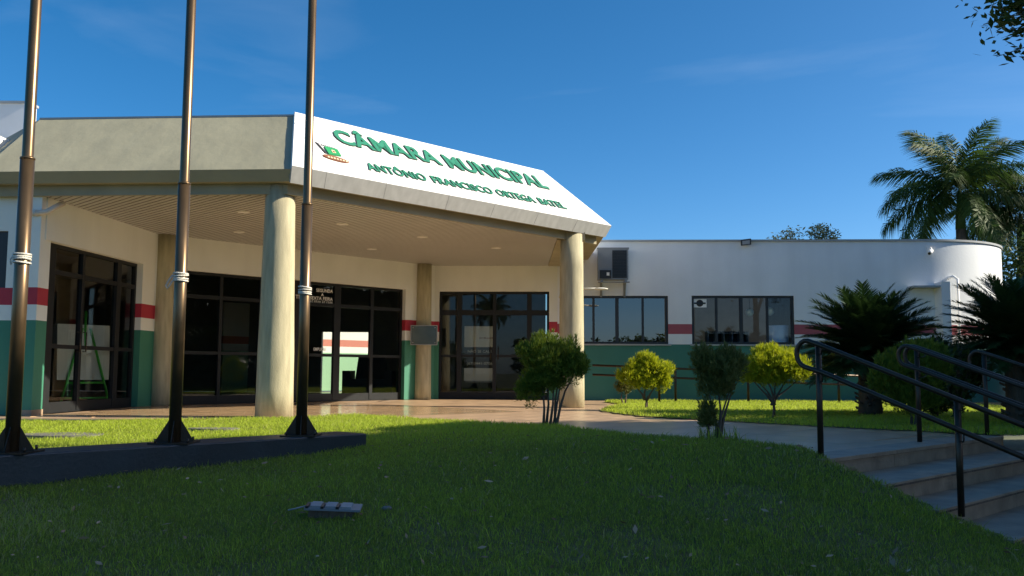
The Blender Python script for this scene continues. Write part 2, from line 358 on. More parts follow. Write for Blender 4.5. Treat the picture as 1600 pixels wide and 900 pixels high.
def grid_mesh(name, poly, step, zf, m, grow=0.0, kind='structure'):
    xs = [p[0] for p in poly]; ys = [p[1] for p in poly]
    gx = np.arange(min(xs) - step, max(xs) + step, step); gy = np.arange(min(ys) - step, max(ys) + step, step)
    X, Y = np.meshgrid(gx, gy); Z = zf(X.ravel(), Y.ravel()); nx = len(gx)
    ii, jj = np.meshgrid(np.arange(nx - 1), np.arange(len(gy) - 1)); ii, jj = ii.ravel(), jj.ravel()
    a = jj * nx + ii; q = np.c_[a, a + 1, a + 1 + nx, a + nx]
    cx, cy = gx[ii] + step / 2, gy[jj] + step / 2; keep = in_poly(cx, cy, poly); q = q[keep]
    used = np.unique(q); remap = np.full(len(X.ravel()), -1); remap[used] = np.arange(len(used))
    v = np.c_[X.ravel()[used], Y.ravel()[used], Z[used]]
    o = np_mesh(name, v, remap[q], None, m, None, True); tag(o, kind=kind); return o
g = MB(); g.add([(-500, -500, -1.05), (500, -500, -1.05), (500, 500, -1.05), (-500, 500, -1.05)], [(0, 1, 2, 3)]); tag(g.build('ground', M['ground']), kind='structure')
tag(grid_mesh('lawn', LAWN, 0.08, lambda x, y: terr(x, y), M['soil']), kind='structure')
tag(grid_mesh('garden_bed', STRIP, 0.12, lambda x, y: np.full(len(x), 0.008), M['soil']), kind='structure')

tz = lambda x, y: terr(x, y)
def blades(n, poly, zf, hmin, hmax, wid, lean, seed, bbox=None, dens=None):
    r = np.random.default_rng(seed); xs = [p[0] for p in poly]; ys = [p[1] for p in poly]
    b = bbox or (min(xs), max(xs), min(ys), max(ys))
    x = r.uniform(b[0], b[1], n); y = r.uniform(b[2], b[3], n); k = in_poly(x, y, poly)
    if dens is not None: k &= r.random(n) < dens(x, y)
    x, y = x[k], y[k]; n = len(x); z = zf(x, y)
    patch = 0.5 + 0.5 * np.sin(x * 2.3 + 1.3 * np.sin(y * 1.7)) * np.sin(y * 2.9 + 1.1 * np.sin(x * 1.9)); patch2 = 0.5 + 0.5 * np.sin(x * 7.1 + y * 3.3) * np.sin(y * 6.3 - x * 2.2)
    h = (hmin + (hmax - hmin) * r.random(n) ** 1.5) * (0.7 + 0.45 * patch + 0.2 * patch2); a = r.uniform(0, 2 * np.pi, n); la = r.uniform(0, 2 * np.pi, n); l = lean * r.random(n) * h * 1.6
    w = wid * (0.6 + 0.8 * r.random(n)); ux, uy = np.cos(a) * w / 2, np.sin(a) * w / 2; lx, ly = np.cos(la) * l, np.sin(la) * l
    V = np.empty((n, 5, 3)); V[:, 0] = np.c_[x - ux, y - uy, z - .004]; V[:, 1] = np.c_[x + ux, y + uy, z - .004]
    V[:, 2] = np.c_[x + ux * .8 + lx * .3, y + uy * .8 + ly * .3, z + h * .55]; V[:, 3] = np.c_[x - ux * .8 + lx * .3, y - uy * .8 + ly * .3, z + h * .55]
    V[:, 4] = np.c_[x + lx, y + ly, z + h * (1 - .35 * lean * r.random(n))]
    base = np.arange(n)[:, None] * 5; T = np.concatenate([base + np.array([0, 1, 2]), base + np.array([0, 2, 3]), base + np.array([3, 2, 4])])
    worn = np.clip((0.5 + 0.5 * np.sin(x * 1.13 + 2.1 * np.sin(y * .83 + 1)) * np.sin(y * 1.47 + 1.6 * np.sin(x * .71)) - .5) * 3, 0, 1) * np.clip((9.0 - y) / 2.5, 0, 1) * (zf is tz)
    sun_tint = np.clip((y - 8.6) / 1.6, 0, 1)  # tint rises with y: sunlight painted into the grass towards the building
    tint = np.clip(r.normal(0.20, 0.24, n) + 0.16 * (patch - .5) + .42 * sun_tint, 0, .72); dryb = r.random(n) < (.035 + .30 * worn); tint = np.where(dryb, r.uniform(.8, 1, n), tint)
    return V.reshape(-1, 3), T, np.repeat(tint, 5)
def merge(parts):
    vs, ts, cs, o = [], [], [], 0
    for v, t, c in parts: vs.append(v); ts.append(t + o); cs.append(c); o += len(v)
    return np.concatenate(vs), np.concatenate(ts), np.concatenate(cs)
view = lambda x, y: (np.abs(x) < 0.60 * y + .6) * 1.0
thin = lambda x, y: view(x, y) * np.clip(0.95 - .75 * np.clip(np.sin(x * 1.7 + 2 * np.sin(y * .9)) * np.sin(y * 2.1 + x) * 1.4 + .35 * np.sin(x * 5.3 + y * 4.1), 0, 1), .5, 1)
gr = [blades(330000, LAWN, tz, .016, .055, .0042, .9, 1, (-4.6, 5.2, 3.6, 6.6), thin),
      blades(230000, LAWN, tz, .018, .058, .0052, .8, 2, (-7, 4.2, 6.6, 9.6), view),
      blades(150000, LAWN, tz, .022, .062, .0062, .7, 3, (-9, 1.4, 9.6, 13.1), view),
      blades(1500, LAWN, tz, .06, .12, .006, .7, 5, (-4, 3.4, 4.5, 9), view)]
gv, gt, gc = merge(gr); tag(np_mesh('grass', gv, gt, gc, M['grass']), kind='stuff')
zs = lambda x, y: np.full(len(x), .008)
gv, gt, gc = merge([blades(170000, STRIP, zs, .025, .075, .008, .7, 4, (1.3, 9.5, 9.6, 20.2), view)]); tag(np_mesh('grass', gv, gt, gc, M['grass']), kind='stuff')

# ------------------------------------------------------------------ path, porch tiles, steps
pb = MB(); pb.prism([(x, y, -0.30) for x, y in PATH], (0, 0, 0.293)); path = tag(pb.build('path', M['tile']), kind='structure')
PB = .60; tile_me = {}
nid = 0
for i in range(-14, 16):
    for j in range(0, 26):
        n0, e0 = -3.45 - PB * (j + 1) + 0, 1.0 + PB * i
        cs = [sp(n0, e0), sp(n0 + PB, e0), sp(n0 + PB, e0 + PB), sp(n0, e0 + PB)]
        if not in_poly(np.array([c.x for c in cs]), np.array([c.y for c in cs]), PATH).all(): continue
        cx = sum(c.x for c in cs) / 4
        if cx < -7 or nid >= 300: continue
        porch = (cs[0].x - 1.9) * .7147 - (cs[0].y - 17.3) * .6994 < .3 and cs[0].x < 1.6; tk = 'porch' if porch else 'open'
        if tk not in tile_me:
            b = MB(); gp = .0022; b.obox(Vector((0, 0, -.012)) + Vector((NS[0], NS[1], 0)) * gp + Vector((ES[0], ES[1], 0)) * gp, Vector((NS[0], NS[1], 0)) * (PB - 2 * gp), Vector((ES[0], ES[1], 0)) * (PB - 2 * gp), (0, 0, .012))
            tile_me[tk] = b.mesh('tile')
        o = link('tile', tile_me[tk], M['tile_porch'] if porch else M['tile'], path); o.location = (cs[0].x, cs[0].y, random.uniform(-.0008, .0008)); nid += 1
curb = MB(); curb.box(-14, -3.75, 12.11, 12.19, -.25, -.012); tag(curb.build('kerb', M['curb']), kind='structure')
RISE, EDG = .14, [-3.424, -2.95, -2.58, -2.11, -1.68, -1.25, -.82]
st = thing('stone_steps', 'brown stone steps between bronze handrails at the right front of the lawn', 'steps', sp(-3.42, 8.6))
st.location = (0, 0, 0)
for k in range(len(EDG)):
    zt = -RISE * k
    n0 = (EDG[k - 1] if k else EDG[0] - .30); n1 = EDG[k]
    for q in range(3):                                                # each tread in three slabs, each riser in three slabs
        e0, e1 = 6.55 + 1.318 * q, 6.55 + 1.318 * (q + 1)
        if k: MB().obox(sp(n0 - .02, e0 + .002, zt - .03), sp(n1 - n0 + .045, 0), sp(0, e1 - e0 - .004), (0, 0, .03)).build('tread_slab', M['step'], st)
        else: MB().obox(sp(n0, e0 + .002, zt - .027), sp(n1 - n0 + .025, 0), sp(0, e1 - e0 - .004), (0, 0, .030)).build('tread_slab', M['step'], st)
        MB().obox(sp(n1 - .03, e0 + .002, zt - RISE), sp(.03, 0), sp(0, e1 - e0 - .004), (0, 0, RISE - .031)).build('riser_slab', M['step'], st)
for k in range(len(EDG)): MB().obox(sp(EDG[k] + (.006 if k == 0 else .009), 6.55, -RISE * k - .030), sp(.0165, 0), sp(0, 3.95), (0, 0, .014)).build('nosing', M['bark'], st)
b = MB()
for k in range(len(EDG)): b.obox(sp(EDG[k] - .6, 6.56, -1.1), sp(.565, 0), sp(0, 3.93), (0, 0, 1.1 - RISE * k - .035))
b.build('step_core', M['curb'], st)

# ------------------------------------------------------------------ main building
PL_ = {'L': (-3.75, -7.536), 'M': (136.13, 16.075), 'D': (86.74, 21.177), 'R': (86.77, 20.332)}
LM = inter(*PL_['L'], *PL_['M']); MD = inter(*PL_['M'], *PL_['D'])
class Wall:
    """vertical wall: origin o (xy), direction d along it, outward normal n"""
    def __init__(s, o, ang_dir, outward):
        s.o = np.array(o); s.d = np.array(ang_dir) / np.hypot(*ang_dir); s.n = np.array(outward) / np.hypot(*outward)
        s.k, s.t0, s.z0 = 1.0, 0.0, 0.0
    def p(s, t, out=0.0, z=0.0): q = s.o + s.d * (t * s.k + s.t0) + s.n * out; return Vector((q[0], q[1], z * s.k + s.z0))
    def slab(s, mb, t0, t1, z0, z1, out0, out1, mi=0):
        """block between offsets out0 < out1 from the wall plane (outward positive)"""
        a = s.p(t0, out0, z0); return mb.obox(a, s.p(t1, out0, z0) - a, s.p(t0, out1, z0) - a, (0, 0, (z1 - z0) * s.k), mi)
ld = np.array([math.sin(math.radians(3.75)), math.cos(math.radians(3.75))])
WL = Wall(LM, ld, (ld[1], -ld[0]))
md = (MD - LM) / np.hypot(*(MD - LM)); WM = Wall(MD, md, (md[1], -md[0]))
dd = np.array([.99838, -.0569]); WD = Wall(MD, dd, (dd[1], -dd[0]))
rd = np.array([math.sin(math.radians(86.77)), -math.cos(math.radians(86.77))])
WR = Wall(WD.p(2.87)[:2], rd, (rd[1], -rd[0])); WR.k, WR.t0, WR.z0 = 1.0416, .1098, .66 * (1 - 1.0416)
bld = thing('municipal_building', 'low white municipal building with green base, red stripe and curved right end', 'building')
TH = .20
e = MB()
WL.slab(e, -.48, .0, 0, 3.3, -TH, 0); WL.slab(e, -3.48, -.48, 2.50, 3.3, -TH, 0)                       # left glazed wall surround
WM.slab(e, -6.73, -6.25, 0, 3.3, -TH, 0); WM.slab(e, -6.25, -.88, 2.495, 3.3, -TH, 0); WM.slab(e, -.88, 0.0, 0, 3.3, -TH, 0)
WD.slab(e, 0.0, .10, 0, 3.3, -TH, 0); WD.slab(e, .10, 2.68, 2.51, 3.3, -TH, 0); WD.slab(e, 2.68, 2.87, 0, 3.3, -TH, 0)
e.build('entrance_wall', M['wall_recess'], bld)
e = MB(); e.box(-7.02, -6.715, 12.86, 13.16, 0, 3.12); e.build('pilaster', M['wall_recess'], bld)
e = MB(); e.box(-7.02, -6.705, 12.85, 13.165, 0, .075); e.build('skirting', M['step'], bld)
e = MB(); e.box(-14, -9.2, 12.98, 13.18, 0, 3.2); e.box(-9.2, -7.24, 12.98, 13.18, 2.62, 3.2); e.box(-9.2, -7.24, 12.98, 13.18, 0, 1.80); e.box(-7.24, -7.02, 12.98, 13.18, 0, 3.2); e.build('left_wing_wall', M['wall_recess'], bld)
w = MB().box(-9.2, -7.24, 13.02, 13.08, 1.80, 2.62).build('window', M['frame_wing'], bld)
# wing front wall with two window openings, then the curved end
W1 = (.42, 2.345, 1.268, 2.338); W2 = (2.865, 5.095, 1.270, 2.343); WTOP = 3.545; TX = 8.05
e = MB(); tt = [0, W1[0], W1[1], W2[0], W2[1], TX]
WR.slab(e, -.104, W1[0], 0, WTOP, -TH, 0); WR.slab(e, W1[1], W2[0], 0, WTOP, -TH, 0); WR.slab(e, W2[1], TX, 0, WTOP, -TH, 0)
for ww in (W1, W2): WR.slab(e, ww[0], ww[1], 0, ww[2], -TH, 0); WR.slab(e, ww[0], ww[1], ww[3], WTOP, -TH, 0)
e.build('wing_wall', M['wall_wing'], bld)
CR = 2.50; WZ = WR.p(0, 0, WTOP).z; cc = WR.p(TX, -CR); a0 = math.atan2(WR.n[1], WR.n[0]); prof = []; NSEG = 90
for k in range(NSEG + 1): a = a0 + (math.pi / 2 + .12) * k / NSEG; prof.append((cc.x + CR * math.cos(a), cc.y + CR * math.sin(a)))
pe = prof[-1]; prof.append((pe[0] - .7, pe[1] + 7))
def curve_wall(z0, z1, grow, name, m, thick=.2):
    mb = MB(); P = []
    for k in range(len(prof)):
        a = a0 + (math.pi / 2 + .12) * min(k, NSEG) / NSEG; c = (math.cos(a), math.sin(a)); P.append(((prof[k][0] + c[0] * grow, prof[k][1] + c[1] * grow), (prof[k][0] - c[0] * (thick), prof[k][1] - c[1] * (thick))))
    for k in range(len(P) - 1):
        (a, b_), (c, d_) = P[k], P[k + 1]
        b = len(mb.v)
        mb.add([(*a, z0), (*c, z0), (*c, z1), (*a, z1), (*b_, z0), (*d_, z0), (*d_, z1), (*b_, z1)], [(0, 1, 2, 3), (7, 6, 5, 4), (3, 2, 6, 7), (1, 0, 4, 5)], 0, False)
    o = mb.build(name, m, bld); return o
curve_wall(-.03, WZ, 0, 'curved_wall', M['wall_wing'])
curve_wall(WZ, WZ + .047, .035, 'curved_roof_cap', M['cap'])
e = MB(); WR.slab(e, -.1, TX, WTOP, WTOP + .045, -TH - .03, .035); e.build('roof_cap', M['cap'], bld)
def window(W, panes, mulls, gm_, name='window'):
    f = MB(); t0, t1, z0, z1 = W; fw = .05
    WR.slab(f, t0, t0 + fw, z0, z1, -.10, -.03); WR.slab(f, t1 - fw, t1, z0, z1, -.10, -.03)
    WR.slab(f, t0 + fw, t1 - fw, z0, z0 + fw, -.10, -.03); WR.slab(f, t0 + fw, t1 - fw, z1 - fw, z1, -.10, -.03)
    o = f.build(name, M['frame_wing'], bld)
    xs = [t0 + fw] + mulls + [t1 - fw]
    for (m_, wd) in zip(mulls, [.05, .075, .05, .05, .05]):
        WR.slab(MB(), m_ - wd / 2, m_ + wd / 2, z0 + fw, z1 - fw, -.095, -.035).build('mullion', M['frame_wing'], o)
    for i in range(len(xs) - 1): WR.slab(MB(), xs[i] + .02, xs[i + 1] - .02, z0 + fw - .01, z1 - fw + .01, -.072 - .004 * (i % 2), -.066 - .004 * (i % 2)).build('pane', gm_, o)
    s = MB(); WR.slab(s, t0 - .04, t1 + .06, z0 - .035, z0, -.12, .035); s.build('sill', M['cap'], o)
    return o
window(W1, 4, [.70, 1.22, 1.79], M['glass_film']); w2 = window(W2, 4, [3.41, 3.95, 4.52], M['glass_wing'])
# glazed walls
def glazed(Wl, t0, t1, z1, splits, wide, trans, mid, name, rec=-.11, door_cols=()):
    f = MB(); fw = .055; I, O = rec - .07, rec
    Wl.slab(f, t0, t0 + fw, 0, z1, I, O); Wl.slab(f, t1 - fw, t1, 0, z1, I, O); Wl.slab(f, t0 + fw, t1 - fw, z1 - fw, z1, I, O); Wl.slab(f, t0 + fw, t1 - fw, 0, .025, I, O)
    o = f.build(name, M['frame'], bld)
    xs = [t0 + fw] + splits + [t1 - fw]; hw = [0] + [x / 2 for x in wide] + [0]
    for s_, wd in zip(splits, wide): Wl.slab(MB(), s_ - wd / 2, s_ + wd / 2, .025, z1 - fw, I + .004, O + .008).build('mullion', M['frame'], o)
    for i in range(len(xs) - 1):
        a, b_ = xs[i] + hw[i], xs[i + 1] - hw[i + 1]
        Wl.slab(MB(), a, b_, trans[0], trans[1], I + .01, O + .004).build('transom_bar', M['frame'], o)
        Wl.slab(MB(), a, b_, mid - .03, mid + .03, I + .012, O - .004).build('mid_rail', M['frame'], o)
        Wl.slab(MB(), a, b_, .025, .16, I + .012, O - .002).build('bottom_rail', M['frame'], o)
        for (u, v) in ((trans[1], z1 - fw), (mid + .03, trans[0]), (.16, mid - .03)):
            Wl.slab(MB(), a - .005, b_ + .005, u - .005, v + .005, rec - .040, rec - .034).build('pane', M['glass'], o)
        if i in door_cols:
            x_ = b_ - .05 if door_cols[i] > 0 else a + .05
            h = MB(); h.tube([Wl.p(x_, O - .002, .92), Wl.p(x_, O + .05, .92), Wl.p(x_, O + .05, 1.22), Wl.p(x_, O - .002, 1.22)], .009, 8); h.build('door_handle', M['rail'], o)
    return o
gl = glazed(WL, -3.46, -.48, 2.50, [-3.10, -2.23, -1.10], [.16, .07, .14], (2.05, 2.12), .985, 'glazed_entrance', door_cols={1: 1, 2: -1})
gm = glazed(WM, -6.25, -.88, 2.495, [-5.36, -4.5, -3.67, -2.66, -1.74], [.06, .06, .12, .16, .08], (1.99, 2.06), .965, 'glazed_entrance', door_cols={3: -1, 4: 1})
gd = glazed(WD, .10, 2.68, 2.51, [.575, 1.40, 2.215], [.11, .08, .11], (1.955, 2.075), 1.0, 'glazed_entrance', door_cols={1: 1, 2: -1})
def flat_text(Wl, text, t0, t1, z, cap, out, m, parent, bold=0.012, name='lettering'):
    mb = text_mb(text, Wl.p(t0, out, z), (*Wl.d, 0), (0, 0, 1), t1 - t0, cap, .0015, bold); return mb.build(name, m, parent)
sx = -2.94
for (tx, a, b_, z, cp) in (('SEGUNDA', -3.19, -2.77, 2.295, .068), ('A', -3.06, -3.0, 2.21, .065), ('SEXTA FEIRA', -3.34, -2.77, 2.125, .068), ('DAS 07:00 ÀS 13:00', -3.40, -2.77, 2.035, .072)):
    flat_text(WM, tx, a, b_, z, cp, -.140, M['print'], gm, .02)
flat_text(WM, 'TE', -3.72, -3.59, 2.12, .075, -.09, M['print'], gm, .02)
flat_text(WM, 'EMPURRE', -3.22, -2.91, 1.055, .068, -.140, M['print'], gm, .012)
# rooms behind the glass
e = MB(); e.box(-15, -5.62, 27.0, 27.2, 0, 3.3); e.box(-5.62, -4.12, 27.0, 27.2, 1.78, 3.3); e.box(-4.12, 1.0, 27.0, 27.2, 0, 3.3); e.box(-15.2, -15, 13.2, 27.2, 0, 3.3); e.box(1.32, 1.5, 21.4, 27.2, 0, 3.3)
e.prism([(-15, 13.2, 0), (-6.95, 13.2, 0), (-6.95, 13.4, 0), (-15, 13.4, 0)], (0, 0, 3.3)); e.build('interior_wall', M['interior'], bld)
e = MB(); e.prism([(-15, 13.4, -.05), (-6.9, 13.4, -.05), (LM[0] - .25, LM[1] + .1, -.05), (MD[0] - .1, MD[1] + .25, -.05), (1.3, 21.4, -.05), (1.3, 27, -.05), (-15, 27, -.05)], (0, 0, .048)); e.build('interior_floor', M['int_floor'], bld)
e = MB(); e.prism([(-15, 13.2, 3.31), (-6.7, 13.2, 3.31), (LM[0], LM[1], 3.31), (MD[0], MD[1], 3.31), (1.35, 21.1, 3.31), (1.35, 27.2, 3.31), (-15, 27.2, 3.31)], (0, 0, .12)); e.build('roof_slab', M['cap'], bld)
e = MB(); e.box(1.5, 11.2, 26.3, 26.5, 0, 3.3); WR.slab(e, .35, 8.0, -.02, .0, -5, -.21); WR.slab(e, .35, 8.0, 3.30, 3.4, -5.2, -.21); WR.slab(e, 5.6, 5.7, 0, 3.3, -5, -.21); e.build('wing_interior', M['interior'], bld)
# rooftop blocks of the left wing and the drain pipe
e = MB(); e.box(-13, -8.15, 15.0, 15.27, 3.6, 5.09); e.build('roof_parapet', M['white'], bld)
e = MB(); e.box(-13.05, -8.13, 14.97, 15.30, 5.09, 5.13); e.build('parapet_cap', M['cap'], bld)
e = MB(); e.box(-13, -7.9, 13.6, 14.6, 3.6, 4.22); e.build('low_parapet', M['white'], bld)
e = MB(); e.tube([(-6.98, 12.84, 2.86), (-6.74, 12.83, 2.86), (-6.64, 12.86, 2.88), (-6.58, 12.95, 2.96), (-6.53, 13.1, 3.05)], .04, 12); e.tube([(-6.80, 12.83, 2.86), (-6.76, 12.83, 2.86)], .047, 12); e.build('drain_pipe', M['pvc'], bld)
# porch blade wall and pipe near the curved end
e = MB(); WR.slab(e, 8.12, 8.30, 0, 2.62, -.12, .40); e.build('blade_wall', M['white'], bld)
e = MB(); e.tube([WR.p(8.42, -.06, 2.73), WR.p(8.50, .08, 2.76), WR.p(8.56, .14, 2.70), WR.p(8.56, .14, .05)], .035, 10); e.build('down_pipe', M['white'], bld)
e = MB(); WR.slab(e, 7.55, 8.12, 2.50, 2.54, -.05, .36); e.build('ledge', M['cap'], bld)

# ------------------------------------------------------------------ entrance canopy
KC = 1.0787; C1 = Vector((-3.048, 12.311, 3.4)); U = Vector((.6994, .7147, 0)); INN = Vector((-.7147, .6994, 0)); WS = (INN + Vector((0, 0, 1))).normalized(); NSG = U.cross(WS).normalized()
if NSG.z < 0: NSG = -NSG
Sg = lambda s, t, o=0.0: C1 + U * (s * KC) + WS * (t * KC) + NSG * o
SCL = lambda x, y, z: Vector((x * KC, y * KC, EYE + (z - EYE) * KC))
C2 = Sg(6.524, 0); TT = 1.452; T1 = Sg(.657, TT); T2 = Sg(5.856, TT); ZT = T1.z
L0 = SCL(-6.95, 11.69, 3.2); L00 = SCL(-9.6, 14.35, 3.2); C3 = Vector((C2.x, 21.1, 3.4)); TL = SCL(-6.80, 12.85, 4.225); TL.z = ZT; TL0 = SCL(-8.85, 14.9, 4.225); TL0.z = ZT; T3 = Vector((T2.x, 21.6, ZT)); BK = Vector((TL0.x, 21.6, ZT))
can = thing('entrance_canopy', 'large entrance canopy with sloped beige and white fascia on concrete columns', 'canopy')
def lipoff(d, z):
    """bottom polygon L00, L0, C1, C2, C3 moved inwards by d at height z"""
    pts = [L00, L0, C1, C2, C3]; out = []
    for i, p in enumerate(pts):
        nb = []
        for (a, b_) in ((i - 1, i), (i, i + 1)):
            if a < 0 or b_ >= len(pts): continue
            t = (pts[b_] - pts[a]); t.z = 0; t.normalize(); nb.append(Vector((-t.y, t.x, 0)))
        if len(nb) == 1: q = p + nb[0] * d
        else: q = p + (nb[0] + nb[1]) * (d / (1 + nb[0].dot(nb[1])))
        out.append(Vector((q.x, q.y, z)))
    return out
e = MB()
# beige sloped faces as one plastered shell, subdivided so that the plaster can undulate
def patch(mb, a, b_, c, d_, nu, nv, amp, inw):
    b0 = len(mb.v); 
    for j in range(nv + 1):
        for i in range(nu + 1):
            u, v = i / nu, j / nv; p = (a * (1 - u) + b_ * u) * (1 - v) + (d_ * (1 - u) + c * u) * v
            k = amp * (0 if i in (0, nu) or j in (0, nv) else 1)
            p = p + inw * (k * (math.sin(p.x * 1.9 + p.z * 2) * .5 + random.uniform(-.5, .5))); mb.v.append(tuple(p))
    for j in range(nv):
        for i in range(nu):
            q = b0 + j * (nu + 1) + i; mb.f.append([q, q + 1, q + nu + 2, q + nu + 1]); mb.mi.append(0); mb.smooth.append(True)
patch(e, L0, C1, T1, TL, 34, 10, .007, Vector((0, .7, -.7)))
patch(e, L00, L0, TL, TL0, 10, 5, .004, Vector((.5, .5, -.7)))
e.build('beige_fascia', M['beige'], can)
e = MB(); e.add([C2, C3, T3, T2], [(0, 1, 2, 3)]); e.build('side_fascia', M['panel'], can)
e = MB(); e.add([TL, T1, T2, T3, BK, TL0], [(0, 1, 2, 3, 4, 5)]); e.build('canopy_roof', M['cap'], can)
def cap_strip(a, b_, name, m): 
    d_ = (b_ - a).normalized(); n = Vector((d_.y, -d_.x, 0)); return MB().obox(a + n * .02 - Vector((0, 0, .012)), b_ - a, -n * .09, (0, 0, .03)).build(name, m, can)
cap_strip(TL, T1, 'roof_edge_strip', M['cap'])
lo = lipoff(.108, 3.25); lo2 = [C1 * 0 + p for p in [L00, L0, C1, C2, C3]]
e = MB()
for i in (0, 1): e.add([lo[i], lo[i + 1], lo2[i + 1], lo2[i]], [(0, 1, 2, 3)])
e.build('beige_lip', M['beige'], can)
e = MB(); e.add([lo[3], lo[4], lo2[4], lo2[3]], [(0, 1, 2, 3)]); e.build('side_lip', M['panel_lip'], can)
sf = lipoff(.25, 3.25); sfd = lipoff(.25, 3.10)
e = MB(); e.prism([lo[0], lo[1], lo[2], lo[3], lo[4], Vector((lo[0].x, lo[4].y, 3.25))], (0, 0, .02)); e.build('soffit', M['soffit'], can)
for i in (0, 1, 2):
    a_, b_ = sfd[i], sfd[i + 1]; d_ = (b_ - a_).normalized(); n_ = Vector((-d_.y, d_.x, 0)); MB().obox(a_, b_ - a_, n_ * .05, (0, 0, .149)).build('beam', M['soffit'], can)
MB().box(.835, 1.36, sfd[3].y - .55, 21.1, 3.095, 3.249).build('beam', M['soffit'], can)
ZC = 3.11
rgd = lipoff(.295, 3.1); tq = (.83 - rgd[2].x) / (rgd[3].x - rgd[2].x)
reg = [(-6.7, rgd[2].y + (rgd[1].y - rgd[2].y) * (-6.7 - rgd[2].x) / (rgd[1].x - rgd[2].x)), (rgd[2].x, rgd[2].y), (.83, rgd[2].y + (rgd[3].y - rgd[2].y) * tq), (.83, 21.15), (MD[0], MD[1]), (LM[0], LM[1])]
e = MB(); e.prism([(x, y, ZC + .05) for x, y in reg], (0, 0, .03)); e.build('ceiling_backing', M['dark_gap'], can)
BW = .10; cen = [p for p in reg]
svals = [p[0] * U.x + p[1] * U.y for p in reg]
k0, k1 = math.floor(min(svals) / BW), math.ceil(max(svals) / BW)
for k in range(k0, k1):
    a, b_ = k * BW + .009, (k + 1) * BW - .009
    poly = clip_poly(clip_poly(reg, (U.x * a, U.y * a), (U.x, U.y)), (U.x * b_, U.y * b_), (-U.x, -U.y))
    if len(poly) < 3: continue
    MB().prism([(x, y, ZC) for x, y in poly], (0, 0, .02), 0, 1).build('ceiling_board', [M['board'], M['groove_shade']], can)
for (x, y) in ((-4.207, 14.087), (-2.867, 15.228), (-1.657, 16.663), (-.325, 18.105), (-2.856, 18.409), (-4.9, 16.2)):
    o = MB().tube([(x, y, ZC - .006), (x, y, ZC + .001)], .10, 20).build('ceiling_light', M['lamp_white'], can)
    MB().tube([(x, y, ZC - .010), (x, y, ZC - .0065)], .078, 20).build('diffuser', M['white'], o)
def column(x, y, r0, r1, z1, seg=28):
    mb = MB(); zs_ = [0, .4, .9, 1.5, 2.1, 2.6, z1]
    mb.tube([(x, y, z) for z in zs_], [r0 + (r1 - r0) * z / z1 + random.uniform(-.003, .003) for z in zs_], seg); return mb.build('column', M['concrete'], can)
column(-3.29, 12.76, .262, .205, 3.24); column(1.115, 16.99, .238, .215, 3.24)
MB().box(.70, .97, 16.83, 20.4, 2.80, 3.10).build('beam', M['concrete'], can) if False else None
column(-6.36, 16.62, .175, .17, 3.105); column(-2.03, 20.98, .19, .17, 3.105)

# ------------------------------------------------------------------ sign on the canopy
sg = thing('building_sign', 'long white sloped sign with raised green lettering CÂMARA MUNICIPAL over the entrance', 'sign')
cuts = [0.0, .519, 1.507, 2.671, 3.62, 4.62, 5.60, 6.524]
face = [(0, 0), (6.524, 0), (5.856, TT), (.657, TT)]
for i in range(7):
    a, b_ = cuts[i] + (.005 if i else -1), cuts[i + 1] - (.005 if i < 6 else -1)
    poly = clip_poly(clip_poly(face, (a, 0), (1, 0)), (b_, 0), (-1, 0))
    if len(poly) >= 3: MB().prism([Sg(s, t, .004) for s, t in poly], NSG * .055).build('sign_panel', M['panel'], sg)
lu, lv = C1.copy(), lo[2]; dv = (lv - C1); dv2 = lo[3] - C2
for i in range(7):
    a, b_ = cuts[i] + (.003 if i else 0), cuts[i + 1] - (.003 if i < 6 else 0); ka, kb = a / 6.524, b_ / 6.524; a, b_ = a * KC, b_ * KC
    A, B_ = C1 + U * a, C1 + U * b_; Al, Bl = A + (dv * (1 - ka) + dv2 * ka), B_ + (dv * (1 - kb) + dv2 * kb)
    o2 = NSG * .059; nl = (B_ - A).cross(Al - A).normalized(); nl = -nl if nl.z > 0 else nl
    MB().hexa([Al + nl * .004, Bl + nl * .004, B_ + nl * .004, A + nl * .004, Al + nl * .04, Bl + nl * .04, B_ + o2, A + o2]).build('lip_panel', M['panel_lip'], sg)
MB().obox(T1 + NSG * .062 - WS * .02, T2 - T1, WS * .035, -NSG * .1).build('top_trim', M['white'], sg)
def sign_word(word, s0, s1, t0, cap, thick, bold):
    lay, w_ = lay_text(word, bold, .02); k = (s1 - s0) / w_
    for c, x in lay: glyph_mb(c, bold, Sg(s0 + x * k, t0, .06), U * (k * KC), WS * (cap * KC / .70), thick, None, 0, 1).build('letter', [M['letter'], M['letter_side']], sg)
sign_word('CÂMARA', 1.10, 3.03, .845, .345, .022, .030); sign_word('MUNICIPAL', 3.17, 5.50, .825, .345, .022, .030)
for wd, a, b_ in (('ANTÔNIO', 1.34, 2.41), ('FRANCISCO', 2.52, 3.78), ('ORTEGA', 3.87, 4.75), ('BATEL', 4.86, 5.52)): sign_word(wd, a, b_, .262, .175, .018, .026)
